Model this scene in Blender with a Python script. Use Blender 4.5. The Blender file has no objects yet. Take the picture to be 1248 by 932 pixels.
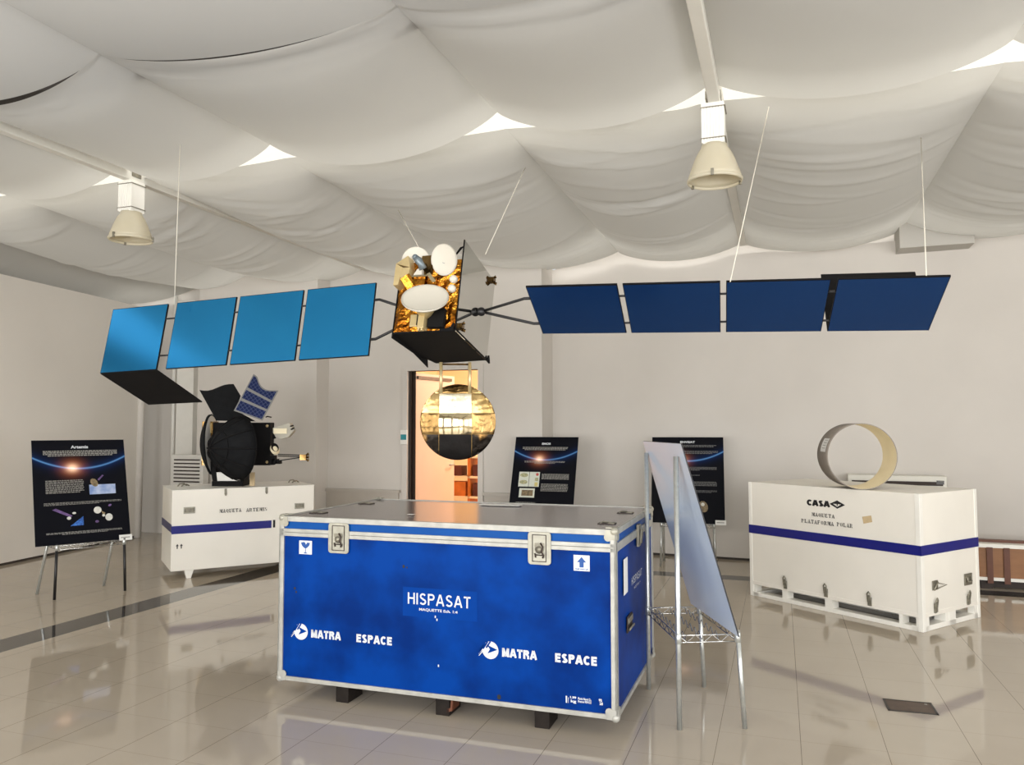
import bpy, bmesh, math, random
from mathutils import Vector, Matrix

random.seed(7)
PI = math.pi
SC = bpy.context.scene
COL = SC.collection
TH = 0.3303
CT, ST = math.cos(TH), math.sin(TH)


def W(u, v, z=0.0):
    """room axes (u along the back wall, v towards it) -> world"""
    return Vector((u * CT + v * ST, -u * ST + v * CT, z))


def lin(c):
    c /= 255.0
    return c / 12.92 if c <= 0.04045 else ((c + 0.055) / 1.055) ** 2.4


def rgb(r, g, b):
    return (lin(r), lin(g), lin(b), 1.0)


# ------------------------------------------------------------------ materials
def mat(name, col, rough=0.5, metal=0.0, vary=0.0, vscale=4.0, col2=None, bump=0.0, bscale=40.0, spec=0.5, coat=0.0,
        stretch=None, detail=4.0, ramp=(0.35, 0.7)):
    m = bpy.data.materials.new(name)
    m.use_nodes = True
    nt = m.node_tree
    b = nt.nodes['Principled BSDF']
    b.inputs['Base Color'].default_value = col
    b.inputs['Roughness'].default_value = rough
    b.inputs['Metallic'].default_value = metal
    b.inputs['Specular IOR Level'].default_value = spec
    b.inputs['Coat Weight'].default_value = coat
    b.inputs['Coat Roughness'].default_value = 0.05
    tc = nt.nodes.new('ShaderNodeTexCoord')
    src = tc.outputs['Object']
    if stretch:
        mp = nt.nodes.new('ShaderNodeMapping')
        mp.inputs['Scale'].default_value = stretch
        nt.links.new(src, mp.inputs['Vector'])
        src = mp.outputs['Vector']
    if vary > 0 or col2:
        n = nt.nodes.new('ShaderNodeTexNoise')
        n.inputs['Scale'].default_value = vscale
        n.inputs['Detail'].default_value = detail
        nt.links.new(src, n.inputs['Vector'])
        rp = nt.nodes.new('ShaderNodeValToRGB')
        rp.color_ramp.elements[0].position = ramp[0]
        rp.color_ramp.elements[1].position = ramp[1]
        c2 = col2 or tuple([c * (1 - vary) for c in col[:3]] + [1])
        rp.color_ramp.elements[0].color = c2
        rp.color_ramp.elements[1].color = col
        nt.links.new(n.outputs['Fac'], rp.inputs['Fac'])
        nt.links.new(rp.outputs['Color'], b.inputs['Base Color'])
    if bump > 0:
        n2 = nt.nodes.new('ShaderNodeTexNoise')
        n2.inputs['Scale'].default_value = bscale
        n2.inputs['Detail'].default_value = 5
        nt.links.new(src, n2.inputs['Vector'])
        bp = nt.nodes.new('ShaderNodeBump')
        bp.inputs['Strength'].default_value = bump
        bp.inputs['Distance'].default_value = 0.02
        nt.links.new(n2.outputs['Fac'], bp.inputs['Height'])
        nt.links.new(bp.outputs['Normal'], b.inputs['Normal'])
    return m


M = {}
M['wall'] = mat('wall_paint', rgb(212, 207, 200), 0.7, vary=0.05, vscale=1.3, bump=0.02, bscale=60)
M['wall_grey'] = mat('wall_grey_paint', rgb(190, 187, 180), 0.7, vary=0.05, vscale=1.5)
M['rail'] = mat('ledge_paint', rgb(190, 184, 175), 0.5, vary=0.05)
M['shadowgap'] = mat('shadow_gap_dark', rgb(70, 62, 55), 0.6, vary=0.1)  # dark colour standing in for the shade under wall panels
M['roof'] = mat('roof_white', rgb(235, 232, 224), 0.8, vary=0.03)
M['roof_dark'] = mat('roof_brown', rgb(64, 58, 52), 0.8, vary=0.05)
M['white_metal'] = mat('white_painted_metal', rgb(235, 233, 226), 0.35, vary=0.04, vscale=9)
M['beam'] = mat('beam_paint', rgb(222, 220, 212), 0.5, vary=0.05, vscale=5)
M['wire'] = mat('pale_cord', rgb(225, 220, 205), 0.6, vary=0.05)
M['black'] = mat('matt_black', rgb(20, 19, 20), 0.7, spec=0.15, vary=0.2, vscale=12)
M['blackfab'] = mat('black_fabric', rgb(27, 28, 30), 0.85, spec=0.15, vary=0.3, vscale=14, bump=0.15, bscale=30)
M['blackmetal'] = mat('black_metal', rgb(25, 24, 26), 0.4, vary=0.2, vscale=20)
M['caseblue'] = mat('blue_laminate', rgb(0, 57, 140), 0.45, vscale=3.2, col2=rgb(0, 38, 106), spec=0.06, bump=0.02, bscale=15, ramp=(0.36, 0.62))
M['bluelid'] = mat('blue_lid_laminate', rgb(0, 74, 150), 0.4, vary=0.12, vscale=5, spec=0.15)
M['panelblue'] = mat('blue_painted_patch', rgb(0, 57, 140), 0.45, vary=0.1, vscale=6, spec=0.06)
M['casetop'] = mat('grey_laminate', rgb(112, 105, 108), 0.16, vary=0.12, vscale=7, bump=0.01, bscale=8)
M['alu'] = mat('worn_aluminium', rgb(182, 181, 174), 0.42, 0.25, vary=0.25, vscale=14)
M['aludark'] = mat('dull_steel', rgb(150, 145, 130), 0.45, 0.5, vary=0.35, vscale=30)
M['plate'] = mat('latch_plate', rgb(172, 169, 155), 0.4, 0.3, vary=0.2, vscale=30)
M['ink_white'] = mat('white_ink', rgb(212, 216, 221), 0.5, vary=0.06, vscale=40)
M['ink_black'] = mat('black_ink', rgb(28, 26, 27), 0.6, vary=0.2, vscale=40)
M['ink_blue'] = mat('blue_ink', rgb(10, 75, 150), 0.5, vary=0.1)
M['wood_dark'] = mat('dark_skid_timber', rgb(36, 30, 26), 0.7, spec=0.2, vary=0.4, vscale=25)
M['crate'] = mat('white_crate_paint', rgb(236, 232, 222), 0.5, vary=0.04, vscale=3, bump=0.02, bscale=40)
M['crate_trim'] = mat('white_crate_frame', rgb(240, 238, 230), 0.45, vary=0.06, vscale=8)
M['cratedark'] = mat('crate_inside_dark', rgb(52, 40, 30), 0.8, vary=0.3, vscale=10)
M['stripe'] = mat('navy_stripe', rgb(10, 18, 118), 0.4, vary=0.1, vscale=8)
M['stripe_shaded'] = mat('navy_stripe_shaded', rgb(8, 14, 92), 0.4, vary=0.1, vscale=8)  # same navy, darkened for the crate side turned from the light
M['steel'] = mat('galvanised_steel', rgb(175, 176, 172), 0.3, 0.75, vary=0.2, vscale=60)
M['clasp'] = mat('old_zinc', rgb(150, 146, 132), 0.4, 0.6, vary=0.4, vscale=60)
M['tape'] = mat('kraft_tape', rgb(205, 182, 142), 0.6, vary=0.1, vscale=30)
M['paper'] = mat('white_paper', rgb(232, 232, 228), 0.6, vary=0.04, vscale=20)
M['chrome'] = mat('chrome', rgb(205, 205, 202), 0.14, 0.95, vary=0.08, vscale=50)
M['chrome2'] = mat('zinc_tube', rgb(200, 203, 200), 0.28, 0.7, vary=0.12, vscale=60)
M['gold'] = mat('gold_foil', rgb(212, 146, 52), 0.2, 1.0, vscale=12, col2=rgb(140, 82, 22), bump=0.9, bscale=22)
M['gold2'] = mat('pale_gold_foil', rgb(196, 170, 118), 0.3, 1.0, vscale=9, col2=rgb(150, 120, 72), bump=0.4, bscale=16, stretch=(1, 1, 0.45))
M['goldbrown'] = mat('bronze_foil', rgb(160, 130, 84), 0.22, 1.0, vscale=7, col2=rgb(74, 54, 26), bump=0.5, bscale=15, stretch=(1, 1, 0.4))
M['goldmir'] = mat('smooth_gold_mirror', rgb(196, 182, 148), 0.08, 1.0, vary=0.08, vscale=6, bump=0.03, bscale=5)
M['gold_bright_refl'] = mat('wrinkled_foil_bright_reflection', rgb(250, 240, 212), 0.28, 0.85, vary=0.1, vscale=16, bump=0.5, bscale=20, stretch=(1, 1, 0.3))
M['foil_dark_refl'] = mat('foil_dark_reflection', rgb(17, 12, 9), 0.4, 0.0, spec=0.12, vscale=14, col2=rgb(9, 7, 6), bump=0.25, bscale=12)
M['gold_dark_refl'] = mat('wrinkled_foil_dark_reflection', rgb(150, 112, 60), 0.25, 0.8, vscale=7, col2=rgb(22, 16, 10), bump=0.5, bscale=18, stretch=(1, 1, 0.5), ramp=(0.5, 0.66))
M['beigefoil'] = mat('beige_foil', rgb(214, 192, 142), 0.35, 0.45, vary=0.15, vscale=12, bump=0.15, bscale=20)
M['dish'] = mat('cream_dish', rgb(206, 201, 188), 0.5, vary=0.03, vscale=6)
M['feed'] = mat('grey_feed', rgb(120, 132, 138), 0.35, 0.4, vary=0.2, vscale=30)
M['panel_grey'] = mat('panel_frame_grey', rgb(138, 138, 136), 0.5, spec=0.2, vary=0.06, vscale=20)
M['block'] = mat('bone_plastic', rgb(178, 173, 158), 0.5, vary=0.06, vscale=15)
M['wall_lit'] = mat('wall_paint_lit', rgb(230, 225, 217), 0.7, vary=0.04, vscale=1.2, bump=0.02, bscale=60)  # left partition: wall paint brightened, extra light put in its colour
M['mirror'] = mat('radiator_mirror', rgb(205, 204, 200), 0.04, 1.0, vary=0.04, vscale=2)
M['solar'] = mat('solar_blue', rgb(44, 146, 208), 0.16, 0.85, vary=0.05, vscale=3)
M['solar_shaded'] = mat('solar_blue_shaded', rgb(22, 72, 138), 0.2, 0.7, vary=0.06, vscale=3)  # right wing: same film as the left, dimmer reflection put in the colour
M['lamp_shade'] = None
M['ring_out'] = mat('ring_grey', rgb(135, 126, 116), 0.6, vary=0.08, vscale=18)
M['ring_in'] = mat('ring_cream', rgb(246, 234, 200), 0.55, vary=0.06, vscale=7)
M['acwhite'] = mat('appliance_white', rgb(226, 224, 214), 0.4, vary=0.04)
M['slot'] = mat('dark_slot', rgb(48, 34, 26), 0.6, vary=0.2)
M['trunk'] = mat('brown_board', rgb(150, 104, 66), 0.55, vary=0.2, vscale=4, stretch=(1, 1, 5))
M['trunkdark'] = mat('brown_strap', rgb(100, 54, 30), 0.5, vary=0.2, vscale=12)
M['hatch'] = mat('rusty_plate', rgb(92, 72, 58), 0.45, 0.3, vary=0.3, vscale=20)
M['hatchrim'] = mat('dark_steel_rim', rgb(50, 45, 42), 0.4, 0.6, vary=0.2)
M['leaf'] = mat('door_leaf', rgb(238, 205, 182), 0.5, vary=0.04)
M['orange'] = mat('orange_shelf', rgb(214, 120, 50), 0.5, vary=0.25, vscale=8)
M['maroon'] = mat('maroon_boxes', rgb(96, 44, 36), 0.6, vary=0.3, vscale=9)
M['roomwarm'] = mat('warm_wall', rgb(245, 226, 196), 0.7, vary=0.03)
M['teal'] = mat('teal_card', rgb(40, 140, 150), 0.5, vary=0.1)
M['louver'] = mat('louver_white', rgb(216, 214, 208), 0.5, vary=0.04)
M['text_grey'] = mat('print_grey', rgb(150, 148, 142), 0.6, vary=0.2, vscale=200)
M['text_dim'] = mat('print_dim', rgb(112, 112, 112), 0.6, vary=0.2, vscale=200)
M['pic_sky'] = mat('print_clouds', rgb(205, 214, 232), 0.5, vscale=9, col2=rgb(120, 145, 195))
M['pic_blue'] = mat('print_ocean', rgb(60, 130, 215), 0.5, vscale=60, col2=rgb(20, 50, 130))
M['pic_white'] = mat('print_white', rgb(220, 220, 212), 0.5, vary=0.2, vscale=50)
M['pic_purple'] = mat('print_purple', rgb(120, 90, 150), 0.5, vary=0.5, vscale=25)
M['pic_pale'] = mat('print_chart', rgb(214, 218, 205), 0.5, vary=0.08, vscale=50)
M['pic_green'] = mat('print_map_green', rgb(120, 135, 100), 0.5, vscale=80, col2=rgb(190, 180, 140))
M['pic_red'] = mat('print_red', rgb(205, 90, 80), 0.5, vary=0.2, vscale=60)
M['pic_yellow'] = mat('print_yellow', rgb(220, 205, 130), 0.5, vary=0.2, vscale=60)
M['pic_bronze'] = mat('print_bronze', rgb(150, 130, 95), 0.5, vary=0.6, vscale=40)
M['board_back'] = mat('glossy_white_backing', rgb(196, 210, 228), 0.2, vary=0.03, vscale=3, spec=0.8)
M['board_edge'] = mat('board_edge_dark', rgb(30, 30, 34), 0.5, vary=0.1)


def cloth_mat():
    m = bpy.data.materials.new('white_ceiling_cloth')
    m.use_nodes = True
    nt = m.node_tree
    b = nt.nodes['Principled BSDF']
    out = nt.nodes['Material Output']
    tc = nt.nodes.new('ShaderNodeTexCoord')
    n = nt.nodes.new('ShaderNodeTexNoise')
    n.inputs['Scale'].default_value = 0.9
    rp = nt.nodes.new('ShaderNodeValToRGB')
    rp.color_ramp.elements[0].color = rgb(182, 181, 179)
    rp.color_ramp.elements[1].color = rgb(192, 191, 188)
    nt.links.new(tc.outputs['Object'], n.inputs['Vector'])
    nt.links.new(n.outputs['Fac'], rp.inputs['Fac'])
    nt.links.new(rp.outputs['Color'], b.inputs['Base Color'])
    b.inputs['Roughness'].default_value = 0.9
    b.inputs['Specular IOR Level'].default_value = 0.1
    tr = nt.nodes.new('ShaderNodeBsdfTranslucent')
    tr.inputs['Color'].default_value = rgb(225, 224, 218)
    mx = nt.nodes.new('ShaderNodeMixShader')
    mx.inputs['Fac'].default_value = 0.35
    nt.links.new(b.outputs['BSDF'], mx.inputs[1])
    nt.links.new(tr.outputs['BSDF'], mx.inputs[2])
    nt.links.new(mx.outputs['Shader'], out.inputs['Surface'])
    return m


M['cloth'] = cloth_mat()
M['cloth_grey'] = mat('shaded_grey_cloth', rgb(150, 148, 143), 0.9, vary=0.1, vscale=1.5, spec=0.1)


def shade_mat():
    m = bpy.data.materials.new('frosted_lamp_shade')
    m.use_nodes = True
    nt = m.node_tree
    b = nt.nodes['Principled BSDF']
    tc = nt.nodes.new('ShaderNodeTexCoord')
    n = nt.nodes.new('ShaderNodeTexNoise')
    n.inputs['Scale'].default_value = 6
    rp = nt.nodes.new('ShaderNodeValToRGB')
    rp.color_ramp.elements[0].color = rgb(214, 206, 182)
    rp.color_ramp.elements[1].color = rgb(228, 223, 206)
    nt.links.new(tc.outputs['Object'], n.inputs['Vector'])
    nt.links.new(n.outputs['Fac'], rp.inputs['Fac'])
    nt.links.new(rp.outputs['Color'], b.inputs['Base Color'])
    b.inputs['Roughness'].default_value = 0.3
    b.inputs['Subsurface Weight'].default_value = 0.0
    out = nt.nodes['Material Output']
    tr = nt.nodes.new('ShaderNodeBsdfTranslucent')
    tr.inputs['Color'].default_value = rgb(235, 225, 195)
    mx = nt.nodes.new('ShaderNodeMixShader')
    mx.inputs['Fac'].default_value = 0.35
    nt.links.new(b.outputs['BSDF'], mx.inputs[1])
    nt.links.new(tr.outputs['BSDF'], mx.inputs[2])
    nt.links.new(mx.outputs['Shader'], out.inputs['Surface'])
    return m


M['lamp_shade'] = shade_mat()


class N:
    """tiny math-node helper"""
    def __init__(s, nt):
        s.nt = nt

    def m(s, op, a, b=None, c=None):
        n = s.nt.nodes.new('ShaderNodeMath')
        n.operation = op
        for i, x in enumerate((a, b, c)):
            if x is None:
                continue
            if isinstance(x, (int, float)):
                n.inputs[i].default_value = x
            else:
                s.nt.links.new(x, n.inputs[i])
        return n.outputs[0]


def floor_mat():
    m = bpy.data.materials.new('polished_porcelain_tiles')
    m.use_nodes = True
    nt = m.node_tree
    b = nt.nodes['Principled BSDF']
    k = N(nt)
    tc = nt.nodes.new('ShaderNodeTexCoord')
    sp = nt.nodes.new('ShaderNodeSeparateXYZ')
    nt.links.new(tc.outputs['Object'], sp.inputs[0])
    u, v = sp.outputs[0], sp.outputs[1]
    S = 0.39

    def line(c, off, w):
        a = k.m('FRACT', k.m('DIVIDE', k.m('SUBTRACT', c, off - 40 * S), S))
        d = k.m('MINIMUM', a, k.m('SUBTRACT', 1.0, a))
        return k.m('LESS_THAN', d, w / S)
    gu = line(u, 0.067, 0.0016)
    gv = line(v, 4.585, 0.0011)
    grout = k.m('MAXIMUM', gu, k.m('MULTIPLY', gv, 0.55))
    # dark inlaid bands following the walls
    s1 = k.m('LESS_THAN', k.m('ABSOLUTE', k.m('ADD', u, 5.285)), 0.155)
    s1 = k.m('MULTIPLY', s1, k.m('LESS_THAN', v, 8.56))
    s2 = k.m('LESS_THAN', k.m('ABSOLUTE', k.m('SUBTRACT', v, 8.43)), 0.12)
    s2 = k.m('MULTIPLY', s2, k.m('GREATER_THAN', u, -5.44))
    band = k.m('MAXIMUM', s1, s2)
    n = nt.nodes.new('ShaderNodeTexNoise')
    n.inputs['Scale'].default_value = 1.1
    n.inputs['Detail'].default_value = 3
    nt.links.new(tc.outputs['Object'], n.inputs['Vector'])
    rp = nt.nodes.new('ShaderNodeValToRGB')
    rp.color_ramp.elements[0].position = .3
    rp.color_ramp.elements[1].position = .75
    rp.color_ramp.elements[0].color = rgb(176, 165, 148)
    rp.color_ramp.elements[1].color = rgb(186, 175, 158)
    nt.links.new(n.outputs['Fac'], rp.inputs['Fac'])

    def mix(f, a, bcol):
        x = nt.nodes.new('ShaderNodeMix')
        x.data_type = 'RGBA'
        nt.links.new(f, x.inputs[0])
        nt.links.new(a, x.inputs[6])
        x.inputs[7].default_value = bcol
        return x.outputs[2]
    c = mix(band, rp.outputs['Color'], rgb(62, 58, 55))
    c = mix(k.m('MULTIPLY', grout, 0.8), c, rgb(96, 84, 70))
    nt.links.new(c, b.inputs['Base Color'])
    b.inputs['Roughness'].default_value = 0.06
    b.inputs['Specular IOR Level'].default_value = 0.5
    return m


M['floor'] = floor_mat()


def poster_mat(name, sunx):
    """black print with a blue limb arc and an orange sunrise (local x across, z up, bottom at 0)"""
    m = bpy.data.materials.new(name)
    m.use_nodes = True
    nt = m.node_tree
    b = nt.nodes['Principled BSDF']
    k = N(nt)
    tc = nt.nodes.new('ShaderNodeTexCoord')
    sp = nt.nodes.new('ShaderNodeSeparateXYZ')
    nt.links.new(tc.outputs['Object'], sp.inputs[0])
    x, z = sp.outputs[0], sp.outputs[2]
    arc = k.m('ADD', k.m('MULTIPLY', k.m('POWER', k.m('ABSOLUTE', x), 2.0), 0.72), 0.715)
    d = k.m('SUBTRACT', z, arc)
    core = k.m('EXPONENT', k.m('MULTIPLY', k.m('POWER', k.m('ABSOLUTE', k.m('DIVIDE', d, 0.008)), 2.0), -1.0))
    halo = k.m('EXPONENT', k.m('MULTIPLY', k.m('ABSOLUTE', k.m('DIVIDE', d, 0.03)), -1.0))
    dx = k.m('SUBTRACT', x, sunx)
    dz = k.m('SUBTRACT', z, 0.722)
    r2 = k.m('ADD', k.m('MULTIPLY', dx, dx), k.m('MULTIPLY', k.m('MULTIPLY', dz, dz), 1.6))
    sun = k.m('EXPONENT', k.m('MULTIPLY', r2, -1.0 / 0.0022))
    glow = k.m('EXPONENT', k.m('MULTIPLY', r2, -1.0 / 0.008))

    def scale(f, col):
        n = nt.nodes.new('ShaderNodeVectorMath')
        n.operation = 'SCALE'
        n.inputs[0].default_value = col[:3]
        nt.links.new(f, n.inputs['Scale'])
        return n.outputs[0]

    def add(a, bb):
        n = nt.nodes.new('ShaderNodeVectorMath')
        n.operation = 'ADD'
        nt.links.new(a, n.inputs[0])
        nt.links.new(bb, n.inputs[1])
        return n.outputs[0]
    one = k.m('ADD', k.m('MULTIPLY', x, 0.0), 1.0)
    c = scale(one, (0.0045, 0.005, 0.008))
    c = add(c, scale(core, (0.09, 0.22, 0.42)))
    c = add(c, scale(halo, (0.0, 0.02, 0.10)))
    c = add(c, scale(glow, (0.42, 0.10, 0.012)))
    c = add(c, scale(sun, (0.9, 0.75, 0.5)))
    nt.links.new(c, b.inputs['Base Color'])
    b.inputs['Roughness'].default_value = 0.4
    b.inputs['Specular IOR Level'].default_value = 0.08
    return m


M['poster'] = poster_mat('space_print', -0.07)


# ------------------------------------------------------------------ mesh helpers
class MB:
    def __init__(s, xf=None):
        s.bm = bmesh.new()
        s.xf = xf or Matrix.Identity(4)
        s.mi = 0

    def v(s, p):
        return s.bm.verts.new(s.xf @ Vector(p))

    def face(s, vs, smooth=False):
        try:
            f = s.bm.faces.new(vs)
            f.material_index = s.mi
            f.smooth = smooth
            return f
        except ValueError:
            return None

    def poly(s, pts):
        return s.face([s.v(p) for p in pts])

    def box(s, x0, x1, y0, y1, z0, z1):
        p = [s.v((x, y, z)) for z in (z0, z1) for y in (y0, y1) for x in (x0, x1)]
        for q in ((0, 2, 3, 1), (4, 5, 7, 6), (0, 1, 5, 4), (2, 6, 7, 3), (0, 4, 6, 2), (1, 3, 7, 5)):
            s.face([p[i] for i in q])

    def hexa(s, b4, t4):
        p = [s.v(q) for q in b4] + [s.v(q) for q in t4]
        for q in ((3, 2, 1, 0), (4, 5, 6, 7), (0, 1, 5, 4), (1, 2, 6, 5), (2, 3, 7, 6), (3, 0, 4, 7)):
            s.face([p[i] for i in q])

    def prism(s, pts, off):
        """polygon pts (3D) extruded by off"""
        off = Vector(off)
        a = [s.v(p) for p in pts]
        b = [s.v(Vector(p) + off) for p in pts]
        s.face(a[::-1])
        s.face(b)
        n = len(a)
        for i in range(n):
            s.face([a[i], a[(i + 1) % n], b[(i + 1) % n], b[i]])

    def tube(s, pts, r, n=10, cap=True, rs=None):
        pts = [Vector(p) for p in pts]
        rings = []
        up = None
        for i, p in enumerate(pts):
            if i == 0:
                t = pts[1] - p
            elif i == len(pts) - 1:
                t = p - pts[i - 1]
            else:
                t = (pts[i + 1] - p).normalized() + (p - pts[i - 1]).normalized()
            t.normalize()
            if up is None:
                up = t.orthogonal().normalized()
            else:
                up = (up - t * up.dot(t)).normalized()
            w = t.cross(up)
            rr = rs[i] if rs else r
            rings.append([s.v(p + (up * math.cos(2 * PI * j / n) + w * math.sin(2 * PI * j / n)) * rr) for j in range(n)])
        for a, b in zip(rings, rings[1:]):
            for j in range(n):
                s.face([a[j], a[(j + 1) % n], b[(j + 1) % n], b[j]], True)
        if cap:
            s.face(rings[0][::-1])
            s.face(rings[-1])

    def lathe(s, prof, n=32, o=(0, 0, 0), ax=(0, 0, 1), closed=False):
        """prof: (radius, along-axis) pairs"""
        o = Vector(o)
        ax = Vector(ax).normalized()
        e = ax.orthogonal().normalized()
        f = ax.cross(e)
        rings = []
        for r, h in prof:
            if r < 1e-6:
                rings.append([s.v(o + ax * h)])
            else:
                rings.append([s.v(o + ax * h + (e * math.cos(2 * PI * j / n) + f * math.sin(2 * PI * j / n)) * r) for j in range(n)])
        for a, b in zip(rings, rings[1:]):
            for j in range(n):
                k = (j + 1) % n
                if len(a) == 1 and len(b) == 1:
                    continue
                if len(a) == 1:
                    s.face([a[0], b[k], b[j]], True)
                elif len(b) == 1:
                    s.face([a[j], a[k], b[0]], True)
                else:
                    s.face([a[j], a[k], b[k], b[j]], True)

    def build(s, name, mats, parent=None, bevel=0.0, seg=2, recalc=True, solid=0.0):
        me = bpy.data.meshes.new(name)
        if recalc:
            bmesh.ops.recalc_face_normals(s.bm, faces=s.bm.faces)
        s.bm.to_mesh(me)
        s.bm.free()
        o = bpy.data.objects.new(name, me)
        for mm in (mats if isinstance(mats, (list, tuple)) else [mats]):
            me.materials.append(M[mm] if isinstance(mm, str) else mm)
        COL.objects.link(o)
        if parent:
            o.parent = parent
        if solid:
            md = o.modifiers.new('thickness', 'SOLIDIFY')
            md.thickness = solid
            md.offset = 0
        if bevel > 0:
            md = o.modifiers.new('edge', 'BEVEL')
            md.width = bevel
            md.segments = seg
            md.limit_method = 'ANGLE'
            md.harden_normals = False
        return o


def thing(name, label, cat, loc=(0, 0, 0), rotz=0.0, group=None):
    o = bpy.data.objects.new(name, None)
    o.empty_display_size = 0.1
    COL.objects.link(o)
    o.location = loc
    o.rotation_euler = (0, 0, rotz)
    return tag(o, label, cat, group)


def tag(o, label=None, cat=None, group=None, kind=None):
    if label:
        o['label'] = label
    if cat:
        o['category'] = cat
    if group:
        o['group'] = group
    if kind:
        o['kind'] = kind
    return o


def struct(o):
    o['kind'] = 'structure'
    return o


def rect(mb, x0, x1, z0, z1, y):
    mb.poly([(x0, y, z0), (x1, y, z0), (x1, y, z1), (x0, y, z1)])


# text from the built-in font, fitted into a box on the plane y = const (front faces -y)
def text_into(mb, txt, x0, x1, z0, z1, y, bold=0.0, shear=0.0, xf=None):
    cu = bpy.data.curves.new('t', 'FONT')
    cu.body = txt
    cu.size = 1.0
    cu.offset = bold
    cu.shear = shear
    cu.resolution_u = 3
    ob = bpy.data.objects.new('t', cu)
    COL.objects.link(ob)
    dg = bpy.context.evaluated_depsgraph_get()
    me = bpy.data.meshes.new_from_object(ob.evaluated_get(dg))
    xs = [v.co.x for v in me.vertices]
    ys = [v.co.y for v in me.vertices]
    a, b, c, d = min(xs), max(xs), min(ys), max(ys)
    vs = []
    for v in me.vertices:
        p = Vector((x0 + (v.co.x - a) / (b - a) * (x1 - x0), y, z0 + (v.co.y - c) / (d - c) * (z1 - z0)))
        vs.append(mb.v(xf @ p if xf else p))
    for f in me.polygons:
        mb.face([vs[i] for i in f.vertices])
    bpy.data.objects.remove(ob)
    bpy.data.curves.remove(cu)
    bpy.data.meshes.remove(me)


# even-stroke grotesque capitals drawn from centre lines
def arc(cx, cy, rx, ry, a0, a1, n=9):
    return [(cx + rx * math.cos(math.radians(a0 + (a1 - a0) * i / n)), cy + ry * math.sin(math.radians(a0 + (a1 - a0) * i / n))) for i in range(n + 1)]


def grotesque(mb, txt, x0, x1, z0, z1, y, w=.17, xf=None, sp=.17):
    h = w / 2
    lo, hi = h, 1 - h
    G = {'H': (.72, [[(h, 0), (h, 1)], [(.72 - h, 0), (.72 - h, 1)], [(h, .52), (.72 - h, .52)]]),
         'I': (w, [[(h, 0), (h, 1)]]),
         'T': (.66, [[(.33, 0), (.33, 1)], [(0, hi), (.66, hi)]]),
         'E': (.62, [[(h, 0), (h, 1)], [(h, lo), (.62, lo)], [(h, hi), (.62, hi)], [(h, .52), (.58, .52)]]),
         'A': (.78, [[(h * .6, 0), (.39 - h * .2, 1)], [(.39 + h * .2, 1), (.78 - h * .6, 0)], [(.18, .30), (.60, .30)]]),
         'M': (.86, [[(h, 0), (h, 1)], [(.86 - h, 0), (.86 - h, 1)], [(h * 1.1, 1), (.43, .06)], [(.43, .06), (.86 - h * 1.1, 1)]]),
         'P': (.68, [[(h, 0), (h, 1)], [(h, hi), (.40, hi)] + arc(.40, .715, .28 - h, .285 - h, 90, -90) + [(h, .43 + h)]]),
         'R': (.74, [[(h, 0), (h, 1)], [(h, hi), (.43, hi)] + arc(.43, .725, .27 - h, .275 - h, 90, -90) + [(h, .45 + h)], [(.42, .5), (.58, .32), (.60, .0)]]),
         'C': (.74, [arc(.39, .5, .39 - h, .5 + .01 - h, 42, 318, 18)]),
         'S': (.68, [arc(.34, .735, .31 - h, .265 - h + .01, 25, 270, 12) + arc(.34, .265, .34 - h, .265 - h + .01, 90, -155, 12)])}
    tot = sum(G[c][0] for c in txt) + sp * (len(txt) - 1)
    sx, sz = (x1 - x0) / tot, z1 - z0
    cx = 0
    for c in txt:
        wd, strokes = G[c]
        for st in strokes:
            pts = [Vector((p, q)) for p, q in st]
            L, R = [], []
            for i, p in enumerate(pts):
                a = pts[max(i - 1, 0)]
                b = pts[min(i + 1, len(pts) - 1)]
                d = (b - a).normalized()
                n = Vector((-d.y, d.x)) * h
                L.append(p + n)
                R.append(p - n)
            vs = [[mb.v((xf @ Vector((x0 + (cx + q.x) * sx, y, z0 + q.y * sz))) if xf else (x0 + (cx + q.x) * sx, y, z0 + q.y * sz)) for q in row] for row in (L, R)]
            for i in range(len(pts) - 1):
                mb.face([vs[0][i], vs[0][i + 1], vs[1][i + 1], vs[1][i]])
        cx += wd + sp


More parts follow.
